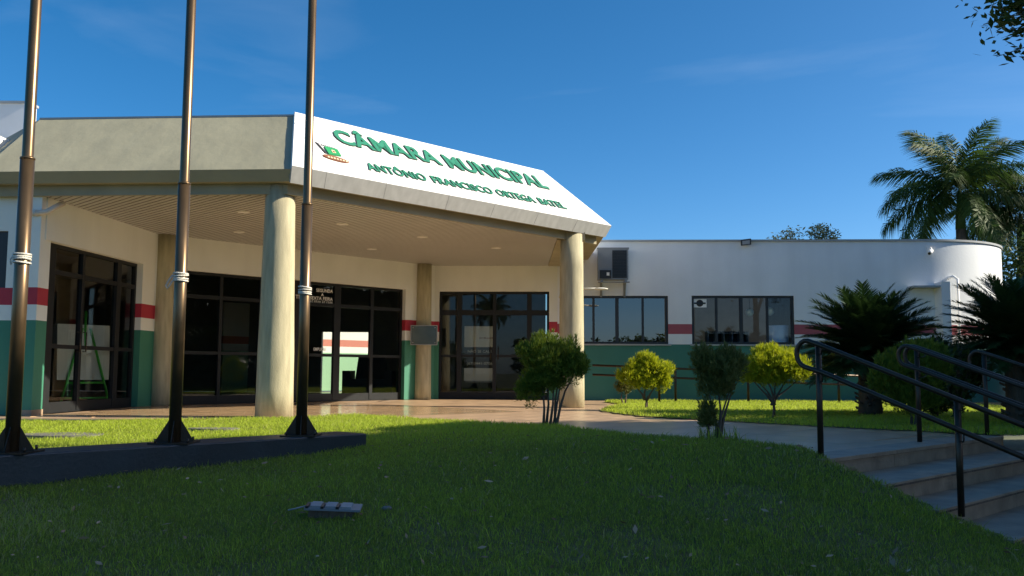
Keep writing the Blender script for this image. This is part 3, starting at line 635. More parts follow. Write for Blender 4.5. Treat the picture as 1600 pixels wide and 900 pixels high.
# town emblem: green field, mural crown marks, brown scroll
cr = MB().prism([Sg(s, t, .06) for s, t in ((.755, .455), (.965, .470), (.975, .628), (.765, .640))], NSG * .022).build('emblem', M['crest_green'], sg)
MB().prism([Sg(s, t, .083) for s, t in ((.835, .50), (.895, .505), (.89, .57), (.84, .57))], NSG * .004).build('emblem_shield', M['cream'], cr)
MB().prism([Sg(s, t, .088) for s, t in ((.85, .515), (.88, .515), (.875, .545), (.855, .545))], NSG * .003).build('emblem_shield', M['brown'], cr)
b = MB()
for i in range(7): 
    s = .745 + i * .033; b.prism([Sg(s, .665 - i * .004, .06), Sg(s + .022, .665 - i * .004, .06), Sg(s + .022, .705 - i * .004, .06), Sg(s + .011, .69 - i * .004, .06), Sg(s, .705 - i * .004, .06)], NSG * .01)
b.build('emblem_crown', M['grey'], cr)
b = MB(); pts = []
for i in range(21): a = math.pi * 2 * i / 20; pts.append(Sg(.835 + .20 * math.cos(a) - .02 * math.sin(a), .372 + .055 * math.sin(a) - .015 * math.cos(a), .06))
b.prism(pts[:-1], NSG * .02); b.build('emblem_scroll', [M['brown']], cr)
b = MB()
for i in range(7): s = .69 + i * .047; b.prism([Sg(s, .352 - i * .004, .081), Sg(s + .034, .349 - i * .004, .081), Sg(s + .034, .385 - i * .004, .081), Sg(s + .01, .388 - i * .004, .081)], NSG * .004)
b.build('emblem_mark', M['cream'], cr)
MB().prism([Sg(s, t, .061) for s, t in ((.71, .47), (.74, .47), (.70, .70), (.66, .72))], NSG * .012).build('emblem_shadow', M['ink'], cr)  # dark strip painted in as the shadow beside the raised emblem

# ------------------------------------------------------------------ things on the walls
ac = thing('air_conditioner', 'grey outdoor air conditioning unit on a bracket high on the white wing wall', 'air conditioner')
t0, t1, z0, z1 = .78, 1.44, 2.66, 3.33
WR.slab(MB(), t0, t1, z0, z1, .12, .46).build('casing', M['ac'], ac)
b = MB(); WR.slab(b, t0 + .315, t1 - .03, z0 + .03, z1 - .03, .46, .466); b.build('grille_recess', M['black'], ac)
c0 = WR.p(t0 + .47, .475, (z0 + z1) / 2)
for k in range(9):
    zz = z0 + .06 + k * .066; WR.slab(MB(), t0 + .33, t1 - .04, zz, zz + .008, .470, .478).build('grille_bar', M['black'], ac)
for k in range(18):
    zz = z0 + .05 + k * .033; WR.slab(MB(), t1, t1 + .006, zz, zz + .016, .14, .44).build('side_fin', M['grey'], ac)
WR.slab(MB(), t0 + .04, t0 + .29, z0 + .02, z0 + .20, .46, .49).build('valve_cover', M['black'], ac)
WR.slab(MB(), t0 + .19, t0 + .25, z0 + .08, z0 + .15, .491, .495).build('label_plate', M['paper'], ac)
WR.slab(MB(), t0 - .015, t1 + .02, z1 + .002, z1 + .03, .11, .47).build('lid', M['ac'], ac)
br = thing('wall_bracket', 'dark steel bracket carrying the air conditioning unit on the white wall', 'bracket')
for tx in (t0 + .06, t1 - .08):
    b = MB(); WR.slab(b, tx, tx + .05, z0 - .05, z0 - .005, 0.002, .48); b.obox(WR.p(tx + .01, .002, z0 - .33), WR.p(.03, 0) - WR.p(0, 0), WR.p(0, .045) - WR.p(0, 0), WR.p(0, .34, .28) - WR.p(0, 0, 0)); WR.slab(b, tx, tx + .05, z0 - .36, z0 - .05, .002, .03); b.build('arm', M['ac'], br)
b = MB(); WR.slab(b, t0, t1 + .03, z0 - .07, z0 - .051, .40, .50); b.build('crossbar', M['ac'], br)
wla = thing('wall_lamp', 'white arm lamp reaching right from behind the right concrete column', 'lamp')
b = MB(); b.tube([(1.06, 20.30, 2.30), (1.08, 19.9, 2.34), (1.12, 19.3, 2.36), (1.42, 18.9, 2.365), (1.72, 18.75, 2.36)], .020, 10); b.build('arm', M['lamp_white'], wla)
b = MB(); b.ball((1.84, 18.74, 2.355), .095, 18, 8, 0, (1.5, .5, .3)); b.build('lamp_head', M['lamp_white'], wla)
fl = thing('floodlight', 'small black floodlight on the roof edge of the white wing', 'floodlight')
p0 = WR.p(4.03, .0, 3.50)
b = MB(); b.obox(WR.p(3.95, .05, 3.46), WR.p(.21, .05, .02) - WR.p(0, 0, 0), WR.p(0, .05, -.02) - WR.p(0, 0, 0), Vector((0, 0, .13))); b.build('housing', M['black'], fl)
b = MB(); b.obox(WR.p(3.975, .103, 3.465), WR.p(.155, .037, .015) - WR.p(0, 0, 0), WR.p(0, .006, 0) - WR.p(0, 0, 0), Vector((0, 0, .085))); b.build('lens', M['grey'], fl)
b = MB(); b.tube([WR.p(4.04, .0, 3.49), WR.p(4.04, .07, 3.50)], .012, 8); b.build('mount', M['black'], fl)
sc_ = thing('security_camera', 'white security camera on the wall beside the curved end', 'security camera')
b = MB(); WR.slab(b, 7.98, 8.13, 3.34, 3.46, -.03, .035); b.build('base', M['white'], sc_)
b = MB(); b.tube([WR.p(8.06, .035, 3.40), WR.p(8.05, .09, 3.37), WR.p(8.02, .12, 3.32)], .018, 8); b.build('arm', M['white'], sc_)
b = MB(); b.tube([WR.p(8.06, .07, 3.33), WR.p(7.96, .22, 3.25)], .045, 14); b.build('body', M['white'], sc_)
b = MB(); b.tube([WR.p(7.961, .219, 3.251), WR.p(7.952, .232, 3.244)], .030, 14); b.build('lens', M['black'], sc_)
pq = thing('wall_plaque', 'dark metal plaque fixed to the round column between two glazed walls', 'plaque')
b = MB(); b.box(-2.28, -1.70, 20.70, 20.735, 1.245, 1.665); b.build('plate', M['plaque'], pq)
b = MB()
for (x0, x1, z0_, z1_) in ((-2.295, -1.685, 1.665, 1.68), (-2.295, -1.685, 1.23, 1.245), (-2.295, -2.28, 1.245, 1.665), (-1.70, -1.685, 1.245, 1.665)): b.box(x0, x1, 20.692, 20.74, z0_, z1_)
b.build('rim', M['cap'], pq)
for (x, z) in ((-2.24, 1.285), (-1.74, 1.285), (-2.24, 1.625), (-1.74, 1.625)): MB().tube([(x, 20.70, z), (x, 20.688, z)], .012, 10).build('stud', M['grey'], pq)
stk = thing('window_sticker', 'white sticker with dark round emblem in the corner of the right wing window', 'sticker')
a = WR.p(2.915, -.062, 2.085); 
b = MB(); WR.slab(b, 2.905, 3.20, 2.085, 2.27, -.0655, -.063); b.build('backing', M['paper'], stk)
b = MB(); ce = (3.052, 2.178)
b.prism([WR.p(ce[0] + .078 * math.cos(2 * math.pi * k / 20), -.0628, ce[1] + .078 * math.sin(2 * math.pi * k / 20)) for k in range(20)], (*(WR.n * .001), 0)); b.build('disc', M['ink'], stk)
b = MB(); WR.slab(b, 2.925, 3.18, 2.160, 2.196, -.0616, -.0606); b.build('bar', M['navy'], stk)
# things inside
ea = thing('easel', 'green easel holding a white board behind the left glazed doors', 'easel', (-7.08, 15.25, 0)); ea.rotation_euler = (0, 0, math.radians(-42))
def ebar(a, b_, r=.022): return MB().tube([a, b_], r, 6)
q = lambda x, y, z: (x, y, z)
ebar((.02, -.42, 0), (-.10, -.05, 1.33)).build('leg', M['easel'], ea); ebar((.02, .42, 0), (-.10, .08, 1.33)).build('leg', M['easel'], ea); ebar((-.62, .0, 0), (-.11, 0, 1.30)).build('leg', M['easel'], ea)
ebar((-.02, -.30, .42), (-.02, .30, .42)).build('crossbar', M['easel'], ea); ebar((.03, -.36, .17), (.03, .36, .17), .018).build('crossbar', M['easel'], ea); ebar((-.09, 0, .42), (-.12, 0, 1.62), .02).build('mast', M['easel'], ea)
MB().obox((-.04, -.45, .47), (0, .86, 0), (-.015, 0, 0), (-.08, 0, .92)).build('board', M['paper'], ea)
ban = thing('roll_up_banner', 'standing banner reading NÃO SE CALE behind the right glazed door', 'banner', tuple(WD.p(1.0, -.62)))
ban.rotation_euler = (0, 0, math.atan2(dd[1], dd[0]))
MB().box(-.36, .36, -.006, .006, .42, 1.72).build('sheet', M['paper'], ban); MB().box(-.36, .36, -.009, -.007, .72, 1.22).build('dark_field', M['ink'], ban)
MB().box(-.33, .33, -.012, .012, .38, .42).build('base_bar', M['grey'], ban); MB().tube([(0, .03, 0), (0, .03, 1.85)], .012, 8).build('pole', M['black'], ban)
for s in (-1, 1): MB().tube([(0, .03, .12), (s * .28, -.1, .0)], .01, 6).build('foot', M['black'], ban)
for (tx, x0, x1, z, cp, m_) in (('NÃO SE CALE', -.28, .30, 1.09, .06, 'print'), ('PROCURE AJUDA', -.33, .33, .975, .055, 'print'), ('(67)3441-0706', -.30, .32, .80, .065, 'print'), ('DA MULHER', .0, .33, 1.42, .04, 'brown')):
    text_mb(tx, (x0, -.0105, z), (1, 0, 0), (0, 0, 1), x1 - x0, cp, .001, .008).build('lettering', M[m_], ban)
for i, (t, z, lb) in enumerate(((4.27, 2.02, 'left white globe lamp seen through the right wing window'), (4.73, 2.04, 'right white globe lamp seen through the right wing window'))):
    gq = thing('globe_lamp', lb, 'lamp', tuple(WR.p(t, -.75, z)), 'globe lamps behind the window'); MB().ball((0, 0, 0), .10, 16, 10).build('globe', M['lamp_white'], gq); MB().tube([(0, 0, .098), (0, 0, 3.30 - z)], .006, 6).build('cord', M['black'], gq)
cy = thing('white_container', 'pale round container standing behind the right wing window', 'container', tuple(WR.p(4.86, -.55, 0)))
MB().tube([(0, 0, .95), (0, 0, 1.78)], .24, 24).build('body', M['paper'], cy); MB().box(-.4, .4, -.3, .3, 0, .949).build('stand', M['black'], cy)
sb = thing('shelf_unit', 'dark pigeonhole shelf low behind the right wing window', 'shelf', tuple(WR.p(3.75, -.6, 0)))
MB().box(-.5, .5, .18, .2, .9, 1.65).build('back', M['ink'], sb)
for k in range(6): MB().box(-.5 + k * .19, -.48 + k * .19, -.1, .18, .9, 1.65).build('divider', M['interior'], sb)
for k in range(4): MB().box(-.48, .47, -.09, .18, .9 + k * .23, .915 + k * .23).build('shelf', M['interior'], sb)

cw = thing('courtyard_wall', 'sunlit white and green courtyard wall with a red stripe seen through the middle glass doors', 'wall')
cwd = Wall((-6.6, 28.2), (.7, .714), (.714, -.7)); b = MB(); cwd.slab(b, -2.5, 5, 0, 2.6, -.2, 0); b.build('wall', M['wall_court'], cw)
tag(MB().box(-14, 2, 27.2, 40, -.08, -.03).build('courtyard', M['tile']), kind='structure')
am = thing('armchair', 'dark armchair silhouetted behind the middle glass doors', 'armchair', (-3.75, 24.2, 0))
MB().box(-.45, .45, -.4, .4, .05, .42).build('seat', M['black'], am); MB().hexa([(-.42, .25, .42), (.42, .25, .42), (.42, .45, .42), (-.42, .45, .42), (-.36, .36, 1.02), (.36, .36, 1.02), (.36, .5, 1.02), (-.36, .5, 1.02)]).build('backrest', M['black'], am)
for sd in (-1, 1): MB().box(sd * .55 - .1, sd * .55 + .1, -.4, .42, .05, .64).build('armrest', M['black'], am)

# ------------------------------------------------------------------ flagpoles on their plinth
up = np.array([1.77, 2.0]); up = up / np.hypot(*up); nf = np.array([up[1], -up[0]])       # along the plinth, towards the viewer
fp1 = np.array([-3.83, 7.08]); PZ = .012
pl = thing('flagpole_plinth', 'long low dark navy concrete plinth carrying the three flagpoles', 'plinth')
def pp(a, b_, z): q = fp1 + up * a + nf * b_; return Vector((q[0], q[1], z))
b = MB(); b.obox(pp(-2.6, .19, -.6), pp(5.93, .19, 0) - pp(0, .19, 0) , pp(0, -.48, 0) - pp(0, 0, 0), (0, 0, .6 + PZ))
o = b.build('block', M['navy'], pl); bv = o.modifiers.new('bevel', 'BEVEL'); bv.width = .012; bv.segments = 2
for i, (d, lb) in enumerate(((0.0, 'tall bronze flagpole nearest the left edge with rope wound around it'), (1.33, 'middle bronze flagpole standing in front of the left glazed wall'), (2.66, 'right bronze flagpole crossing the white sign near its emblem'))):
    c = pp(d, 0, PZ); f = thing('flagpole', lb, 'flagpole', tuple(c), 'flagpoles on the plinth')
    MB().box(-.17, .17, -.17, .17, .001, .014).build('base_plate', M['rail'], f)
    zst = [2.30, 2.31, 2.31][i]
    MB().tube([(0, 0, .012), (0, 0, zst)], [.053, .053], 24).build('pole', M['bronze'], f)
    MB().tube([(0, 0, zst - .01), (0, 0, zst + .012), (0, 0, 6.2)], [.046, .0425, .0415], 24).build('upper_pole', M['bronze'], f)
    MB().tube([(0, 0, zst - .012), (0, 0, zst + .002)], [.056, .056], 24).build('collar', M['bronze'], f)
    MB().ball((0, 0, 6.25), .06, 12, 8).build('finial', M['bronze'], f)
    for k in range(4):
        a = math.radians(10 + 90 * k); u = Vector((math.cos(a), math.sin(a), 0)); v = Vector((-u.y, u.x, 0))
        MB().prism([u * .05 - v * .004 + Vector((0, 0, .014)), u * .165 - v * .004 + Vector((0, 0, .014)), u * .052 - v * .004 + Vector((0, 0, .20))], v * .008).build('gusset', M['rail'], f)
        a += math.radians(45); MB().tube([(math.cos(a) * .19, math.sin(a) * .19, .012), (math.cos(a) * .19, math.sin(a) * .19, .048)], .010, 8).build('anchor_bolt', M['rail'], f)
    zr = [1.47, 1.43, 1.40][i]; r = MB()
    for k in range(4):
        hz = zr + k * .021 + random.uniform(-.003, .003); tl = random.uniform(-.01, .01)
        r.tube([(.060 * math.cos(t), .060 * math.sin(t), hz + tl * math.cos(t + k)) for t in [2 * math.pi * j / 24 for j in range(25)]], .0085, 7, False)
    if i == 1: r.tube([(-.058, -.03, zr + .05), (-.09, -.04, zr - .0), (-.115, -.04, zr - .05), (-.10, -.04, zr - .075), (-.08, -.045, zr - .05), (-.055, -.04, zr + .0)], .007, 7)
    if i == 0: r.tube([(-.055, -.02, zr + .06), (-.075, -.03, zr + .02), (-.068, -.03, zr - .02)], .006, 7)
    r.build('rope', M['rope'], f)

# ------------------------------------------------------------------ handrails on the steps
def rail_profile(e_, nst, z_post, nend, sl, drop, seg=10):
    """one bent tube: upper rail, loop at the top end, lower rail"""
    up_, lo_ = [], []
    ntop = nst - .03; zt = z_post + .02
    up_.append(sp(nend, e_, zt - sl * (nend - ntop))); up_.append(sp(ntop + .10, e_, zt - sl * .10))
    pts = up_[:]; r = drop / 2; cz = zt - r
    for k in range(seg + 1):
        a = math.pi / 2 + math.pi * k / seg; pts.append(sp(ntop + r * 1.0 * math.cos(a) * .9, e_, cz + r * math.sin(a) - (.004 if k in (0, seg) else 0)))
    pts.append(sp(ntop + .12, e_, zt - drop - sl * .10)); pts.append(sp(nend, e_, zt - drop - sl * (nend - ntop))); return pts
def handrail(label, e_, npost, zb, offs, sl, drop, ztop, group='handrails on the steps', ends=2.4):
    t = thing('handrail', label, 'handrail', (0, 0, 0), group)
    for o_ in offs: MB().tube(rail_profile(e_ + o_, npost[0] - .03, ztop, npost[0] + ends, sl, drop), .0195, 12).build('rail', M['rail'], t)
    for k, n_ in enumerate(npost):
        zt = ztop - .02 - sl * (n_ - npost[0]); MB().tube([sp(n_, e_, zb[k]), sp(n_, e_, zt)], .0235, 14).build('post', M['rail'], t)
        MB().tube([sp(n_, e_, zt - .002), sp(n_, e_, zt + .006)], .027, 14).build('post_cap', M['rail'], t)
        for dz in (0, -drop):
            for o_ in offs:
                zz = ztop - sl * (n_ - npost[0]) + dz - .03
                MB().tube([sp(n_, e_, zz - .06), sp(n_ + .045, e_ + o_ * .6, zz - .06), sp(n_ + .055, e_ + o_, zz - .04), sp(n_ + .055, e_ + o_, zz + .005)], .006, 6, mi=0).build('bracket', M['rail'], t)
handrail('bronze handrail on the left side of the steps beside the lawn', 6.74, [-3.51, -2.475, -1.45], [-.02, -.33, -.66], [-.055], .39, .215, .895)
handrail('bronze double handrail down the middle of the steps', 8.964, [-3.65, -2.60, -1.55], [-.02, -.16, -.45], [-.075, .075], .378, .195, .905)
handrail('bronze handrail on the far right side of the steps beside the cycad', 10.615, [-3.60, -2.55], [-.02, -.2], [.0], .362, .21, .885)
rr = thing('ramp_handrail', 'long bronze handrail with two rails along the green wing wall', 'handrail')
ra, rb = Vector((1.72, 19.45, .79)), Vector((8.3, 19.05, .56))
MB().tube([ra, rb], .024, 10).build('rail', M['rail'], rr); MB().tube([ra - Vector((0, 0, .2)), rb - Vector((0, 0, .19))], .024, 10).build('rail', M['rail'], rr)
for x in (3.12, 3.46, 4.97, 6.83, 8.2):
    k = (x - ra.x) / (rb.x - ra.x); q_ = ra.lerp(rb, k); MB().tube([(x, q_.y, 0), (x, q_.y, q_.z - .0)], .026, 10).build('post', M['rail'], rr)

# ------------------------------------------------------------------ plants
def rot_to(d):
    d = d / np.linalg.norm(d, axis=1, keepdims=True); up_ = np.where(np.abs(d[:, 2:3]) < .95, np.array([[0, 0, 1.]]), np.array([[1., 0, 0]]))
    s = np.cross(d, up_); s /= np.linalg.norm(s, axis=1, keepdims=True); return d, s
def sprigs(P, D, length, width, r, per=5, spread=.5, tint=None):
    """little needle-like blades: a tapered quad-strip per blade from point P along D"""
    n = len(P); P = np.repeat(P, per, 0); D = np.repeat(D, per, 0) + r.normal(0, spread, (n * per, 3)); D, S = rot_to(D)
    a = r.uniform(0, np.pi, n * per)[:, None]; T = np.cross(D, S); S = S * np.cos(a) + T * np.sin(a)
    L = length * (.5 + r.random((n * per, 1))); w = width * (.6 + .8 * r.random((n * per, 1)))
    V = np.empty((n * per, 4, 3)); V[:, 0] = P; V[:, 1] = P + D * L * .5 + S * w / 2; V[:, 2] = P + D * L; V[:, 3] = P + D * L * .5 - S * w / 2
    b = np.arange(n * per)[:, None] * 4; Q = b + np.array([0, 1, 2, 3]); tn = np.repeat(tint if tint is not None else r.random(n), per) + r.normal(0, .1, n * per)
    return V.reshape(-1, 3), Q, np.repeat(tn, 4)
def crown_points(lobes, n, r, surf=.55):
    """points in a union of ellipsoids (cx,cy,cz,rx,ry,rz); denser near the surface"""
    L = np.array(lobes); vol = (L[:, 3] * L[:, 4] * L[:, 5]) ** .75; idx = r.choice(len(L), n, p=vol / vol.sum()); d = r.normal(0, 1, (n, 3)); d /= np.linalg.norm(d, axis=1, keepdims=True)
    rad = (surf + (1 - surf) * r.random((n, 1))) ; return L[idx, :3] + d * rad * L[idx, 3:], d
def shrub(x, y, z, lobes, stems, m, seed, label, n=2600, ln=.055, wd=.011, group='rounded conifer shrubs', up_=1.0, name='conifer_shrub', cat='shrub'):
    r = np.random.default_rng(seed); t = thing(name, label, cat, (x, y, z), group)
    # many small tufts, each a flame of needles
    sub = []
    for (cx, cy, cz, rx, ry, rz) in lobes:
        k = max(6, int(36 * (rx * ry * rz) ** .4 / .3)); 
        for _ in range(k):
            d = r.normal(0, 1, 3); d /= np.linalg.norm(d); d[2] = abs(d[2]) * .8 + d[2] * .2; q_ = np.array([cx, cy, cz]) + d * np.array([rx, ry, rz]) * r.uniform(.55, .98); s = r.uniform(.05, .095); sub.append((*q_, s, s, s * 1.5))
    P, d = crown_points(sub + lobes, n, r, .4); D = d * .45 + np.array([0, 0, up_]); tint = np.clip(.45 + r.normal(0, .2, n), 0, 1)
    V, Q, tn = sprigs(P, D, ln, wd * .62, r, 10, .40, tint); np_mesh('foliage', V, Q, tn, m, t)
    b = MB()
    for st_ in stems: b.tube([p for p in st_], [.020 - .014 * k / max(1, len(st_) - 1) for k in range(len(st_))], 7)
    b.build('stem', M['bark'], t); return t
def fork(base, tips, r):
    out = []
    for tp in tips:
        b0 = Vector(base) + Vector((r.uniform(-.03, .03), r.uniform(-.03, .03), -.03)); tv = Vector(tp); mid = b0.lerp(tv, .5) + Vector((r.uniform(-.03, .03), r.uniform(-.03, .03), .03)); out.append([b0, b0.lerp(mid, .5) + Vector((r.uniform(-.02, .02), 0, .03)), mid, tv])
    return out
rr_ = random.Random(3)
tz0 = lambda x, y: float(terr(x, y)[0])
shrub(.46, 10.6, .03, [(0, 0, .66, .33, .3, .27), (-.16, 0, .80, .22, .22, .18), (.22, 0, .62, .22, .2, .17), (-.24, .05, .40, .17, .17, .22), (-.05, 0, .50, .2, .18, .16), (.30, 0, .70, .13, .15, .13), (-.05, .05, .9, .16, .15, .12), (.12, 0, .84, .2, .18, .14)],
      [[(-.09, 0, -.05), (-.08, 0, .2), (-.10, 0, .5)], [(-.06, .02, -.05), (-.03, .02, .25), (-.05, 0, .55)], [(-.02, 0, -.05), (.02, 0, .25), (.03, 0, .5)], [(.02, .02, -.05), (.06, .02, .2), (.11, 0, .5)], [(.05, 0, -.05), (.10, 0, .2), (.16, 0, .4), (.26, 0, .58)], [(.04, 0, -.05), (.05, .03, .3), (.08, 0, .5)]], M['bush'], 11, 'largest dark green conifer shrub in front of the right concrete column', 4200)
shrub(2.30, 15.75, .03, [(0, 0, .62, .36, .3, .22), (-.18, 0, .52, .28, .26, .18), (.25, 0, .62, .2, .2, .2), (.0, 0, .76, .17, .17, .14), (.3, 0, .43, .14, .14, .2), (.0, 0, .42, .26, .22, .14)], [[(.0, 0, -.05), (.01, 0, .1), (.0, 0, .2)], [(.03, .02, -.05), (.03, .02, .12), (.03, 0, .22)]] + fork((0, 0, .17), [(-.18, 0, .4), (0, 0, .5), (.18, 0, .42)], rr_), M['bush_gold'], 12, 'sunlit yellow green conifer shrub in front of the left wing window', 3600, .065, .013)
shrub(1.90, 8.44, .03, [(0, 0, .60, .19, .18, .15), (-.1, 0, .71, .13, .12, .10), (.1, 0, .69, .13, .12, .10), (.0, 0, .47, .13, .13, .12), (-.10, -.02, .19, .035, .035, .10)], fork((0, 0, 0), [(-.08, 0, .42), (0, 0, .5), (.1, 0, .44), (.15, 0, .52)], rr_) + [[(-.09, -.02, -.03), (-.10, -.02, .1), (-.09, -.02, .25)]], M['bush_dry'], 13, 'sparse olive green conifer shrub at the lawn edge beside the path', 2700, .05, .010)
shrub(3.685, 12.95, .03, [(0, 0, .72, .42, .36, .2), (-.26, 0, .66, .24, .22, .17), (.28, 0, .64, .26, .22, .19), (.0, 0, .84, .26, .24, .12), (.42, 0, .6, .13, .14, .13), (.0, .05, .55, .30, .26, .14), (-.34, 0, .56, .12, .12, .12)], [[(.0, 0, -.05), (.01, 0, .1), (.0, 0, .22)], [(.02, .02, -.05), (.03, .02, .12), (.02, 0, .24)]] + fork((0, 0, .2), [(-.28, 0, .52), (-.1, 0, .58), (.06, 0, .55), (.2, 0, .54), (.36, 0, .52), (-.18, .1, .5)], rr_), M['bush_gold'], 14, 'bright golden umbrella shaped conifer shrub in front of the right wing window', 4600, .06, .012)
shrub(4.95, 11.3, .03, [(0, 0, .62, .42, .38, .38), (-.22, 0, .5, .28, .26, .3), (.22, 0, .72, .28, .26, .25), (0, 0, .3, .34, .3, .22)], fork((0, 0, 0), [(-.15, 0, .4), (.1, 0, .5)], rr_), M['bush'], 15, 'broad shaded green conifer shrub behind the middle handrail', 5200, .065, .012)
shrub(2.27, 18.4, .0, [(0, 0, .34, .16, .15, .16)], fork((0, 0, 0), [(-.05, 0, .25), (.05, 0, .3)], rr_), M['bush_dry'], 16, 'small thin shrub at the foot of the green wall', 500, .06, .014)

def leaf_cards(P, r, size, flat=.5, tint=None):
    n = len(P); D = r.normal(0, 1, (n, 3)); D[:, 2] *= flat; D, S = rot_to(D); N_ = np.cross(D, S); a = r.uniform(-.9, .9, n)[:, None]; S = S * np.cos(a) + N_ * np.sin(a)
    L = size * (.6 + .7 * r.random((n, 1))); W_ = L * .42
    V = np.empty((n, 4, 3)); V[:, 0] = P - D * L / 2; V[:, 1] = P + S * W_ / 2; V[:, 2] = P + D * L / 2; V[:, 3] = P - S * W_ / 2
    b = np.arange(n)[:, None] * 4; tn = tint if tint is not None else np.clip(r.normal(.4, .25, n), 0, 1); return V.reshape(-1, 3), b + np.array([0, 1, 2, 3]), np.repeat(tn, 4)
def tree(label, x, y, z, h_trunk, lobes, n, size, seed, m, group=None, lean=(0, 0), rt=.14, clump=.35, name='leafy_tree'):
    """tapered trunk, limbs to every lobe, crown of leaf clumps spread through the lobes"""
    r = np.random.default_rng(seed); t = thing(name, label, 'tree', (x, y, z), group); b = MB(); top = Vector((lean[0], lean[1], h_trunk))
    b.tube([(0, 0, -.1), (lean[0] * .3, lean[1] * .3, h_trunk * .5), top], [rt, rt * .8, rt * .65], 9)
    for (cx, cy, cz, rx, ry, rz) in lobes:
        e_ = Vector((cx, cy, cz)); mid = top.lerp(e_, .5) + Vector((0, 0, .12 * (e_ - top).length)); b.tube([top - Vector((0, 0, .1)), mid, e_], [rt * .5, rt * .32, rt * .1], 6)
        for k in range(4):
            d = r.normal(0, 1, 3); d /= np.linalg.norm(d); b.tube([mid.lerp(e_, .5), e_ + Vector(d * np.array([rx, ry, rz]) * .75)], [rt * .2, rt * .05], 5)
    b.build('trunk', M['bark'], t)
    C, _ = crown_points(lobes, max(20, n // 28), r, .35); cl = r.choice(len(C), n); P = C[cl] + r.normal(0, 1, (n, 3)) * clump * np.array([1, 1, .7]) * .6
    base = np.clip(.4 + r.normal(0, .22, len(C)), 0, 1)[cl]; V, Q, tn = leaf_cards(P, r, size, .6, np.clip(base + r.normal(0, .12, n), 0, 1)); np_mesh('crown', V, Q, tn, m, t); return t

# cycads: each frond is a part, meshes shared
def frond_mesh(name, L, npair, leaf, wid, arch, droop, seed, vshape=.5, tw=.0):
    r = np.random.default_rng(seed); V, F, tn = [], [], []
    def rach(s): return np.array([L * s * (1 - .10 * arch * s), 0, arch * L * (s * .55 - .75 * s * s)])
    n = 18; w0 = .013
    for i in range(n + 1):
        s = i / n; p = rach(s); w = w0 * (1 - .85 * s); V += [p + [0, -w, 0], p + [0, 0, w * .9], p + [0, w, 0]]; tn += [.5] * 3
        if i: k = (i - 1) * 3; F += [[k, k + 3, k + 4, k + 1], [k + 1, k + 4, k + 5, k + 2]]
    for i in range(npair):
        s = .10 + .90 * i / npair; p = rach(s); tg = rach(min(1, s + .02)) - rach(max(0, s - .02)); tg /= np.linalg.norm(tg); env = math.sin(math.pi * (0.12 + .84 * s)) ** .7; l = leaf * (.35 + .65 * env)
        for sd in (-1, 1):
            sw = .45 + .5 * s + r.normal(0, .06); d = np.array([0, sd * 1., 0]) * math.cos(sw) + tg * math.sin(sw) + np.array([0, 0, vshape * .5 + r.normal(0, tw)]); d /= np.linalg.norm(d); k = len(V); w = tg * wid * .5
            m1 = p + d * l * .5 + np.array([0, 0, -droop * l * .12]); e1 = p + d * l + np.array([0, 0, -droop * l * .6]); V += [p - w * .7, p + w * .7, m1 + w, m1 - w, e1]; q_ = float(np.clip(.45 + r.normal(0, .2), 0, 1)); tn += [q_] * 5; F += [[k, k + 1, k + 2, k + 3], [k + 3, k + 2, k + 4, k + 4]]
    tri = []
    for f in F: tri += [[f[0], f[1], f[2]]] + ([[f[0], f[2], f[3]]] if f[2] != f[3] else [])
    o = np_mesh(name, np.array(V), np.array(tri), tn, None); me = o.data; bpy.data.objects.remove(o); return me
def place_frond(me, m, parent, az, elv, scale, base, roll=0.0):
    o = link('frond', me, m, parent); o.matrix_local = Matrix.Translation(base) @ Matrix.Rotation(az, 4, 'Z') @ Matrix.Rotation(-elv, 4, 'Y') @ Matrix.Rotation(roll, 4, 'X') @ Matrix.Diagonal((scale, scale, scale, 1)); return o
CYF = [frond_mesh('frond', 1.12, 62, .23, .024, .55, .3, 20 + k, .45, .06) for k in range(3)]
def cycad(x, y, h, sc, label, seed, nf=150):
    r = random.Random(seed); t = thing('cycad', label, 'cycad', (x, y, .02), 'cycads by the steps'); b = MB(); zs_ = [0, .2, .5, .8, h]; b.tube([(0, 0, z) for z in zs_], [.19, .17, .165, .17, .13], 14)
    for k in range(90): a = r.uniform(0, 6.28); z = r.uniform(.05, h); b.obox((math.cos(a) * .16 - .02, math.sin(a) * .16 - .02, z), (math.cos(a) * .06, math.sin(a) * .06, .03), (-math.sin(a) * .04, math.cos(a) * .04, 0), (0, 0, .03))
    b.build('trunk', M['bark'], t)
    for k in range(nf):
        u = k / nf; el = math.radians(78 - 92 * u ** .8 + r.uniform(-5, 5)); az = k * 2.39996 + r.uniform(-.15, .15)
        place_frond(CYF[k % 3], M['cycad'], t, az, el, sc * r.uniform(.88, 1.08), Vector((math.cos(az) * .06, math.sin(az) * .06, h - .05 + .12 * (1 - u))), r.uniform(-.3, .3))
cycad(5.55, 14.2, .88, 1.0, 'dark green cycad with the nearer full crown left of the plant stems', 31)
cycad(6.62, 11.95, .95, .90, 'dark green cycad at the right edge behind the far handrail', 32)
# leafy plant with tall stems between the cycads
tp = thing('tall_leafy_plant', 'thin upright leafy plant between the two cycads', 'plant', (5.75, 11.9, .03)); b = MB(); r = np.random.default_rng(40); PP = []
for k in range(7):
    a, l = r.uniform(0, 6.28), r.uniform(.6, 1.32); e_ = np.array([math.cos(a) * .22, math.sin(a) * .22, l]); b.tube([(0, 0, 0), tuple(e_ * .5 + [0, 0, .05]), tuple(e_)], [.010, .008, .004], 6); s = r.uniform(.2, 1, 60)[:, None]; PP.append(e_ * s + r.normal(0, .05, (60, 3)))
b.build('stem', M['bark'], tp); V, Q, tn = leaf_cards(np.concatenate(PP), r, .10, .9); np_mesh('foliage', V, Q, tn, M['leaf'], tp)
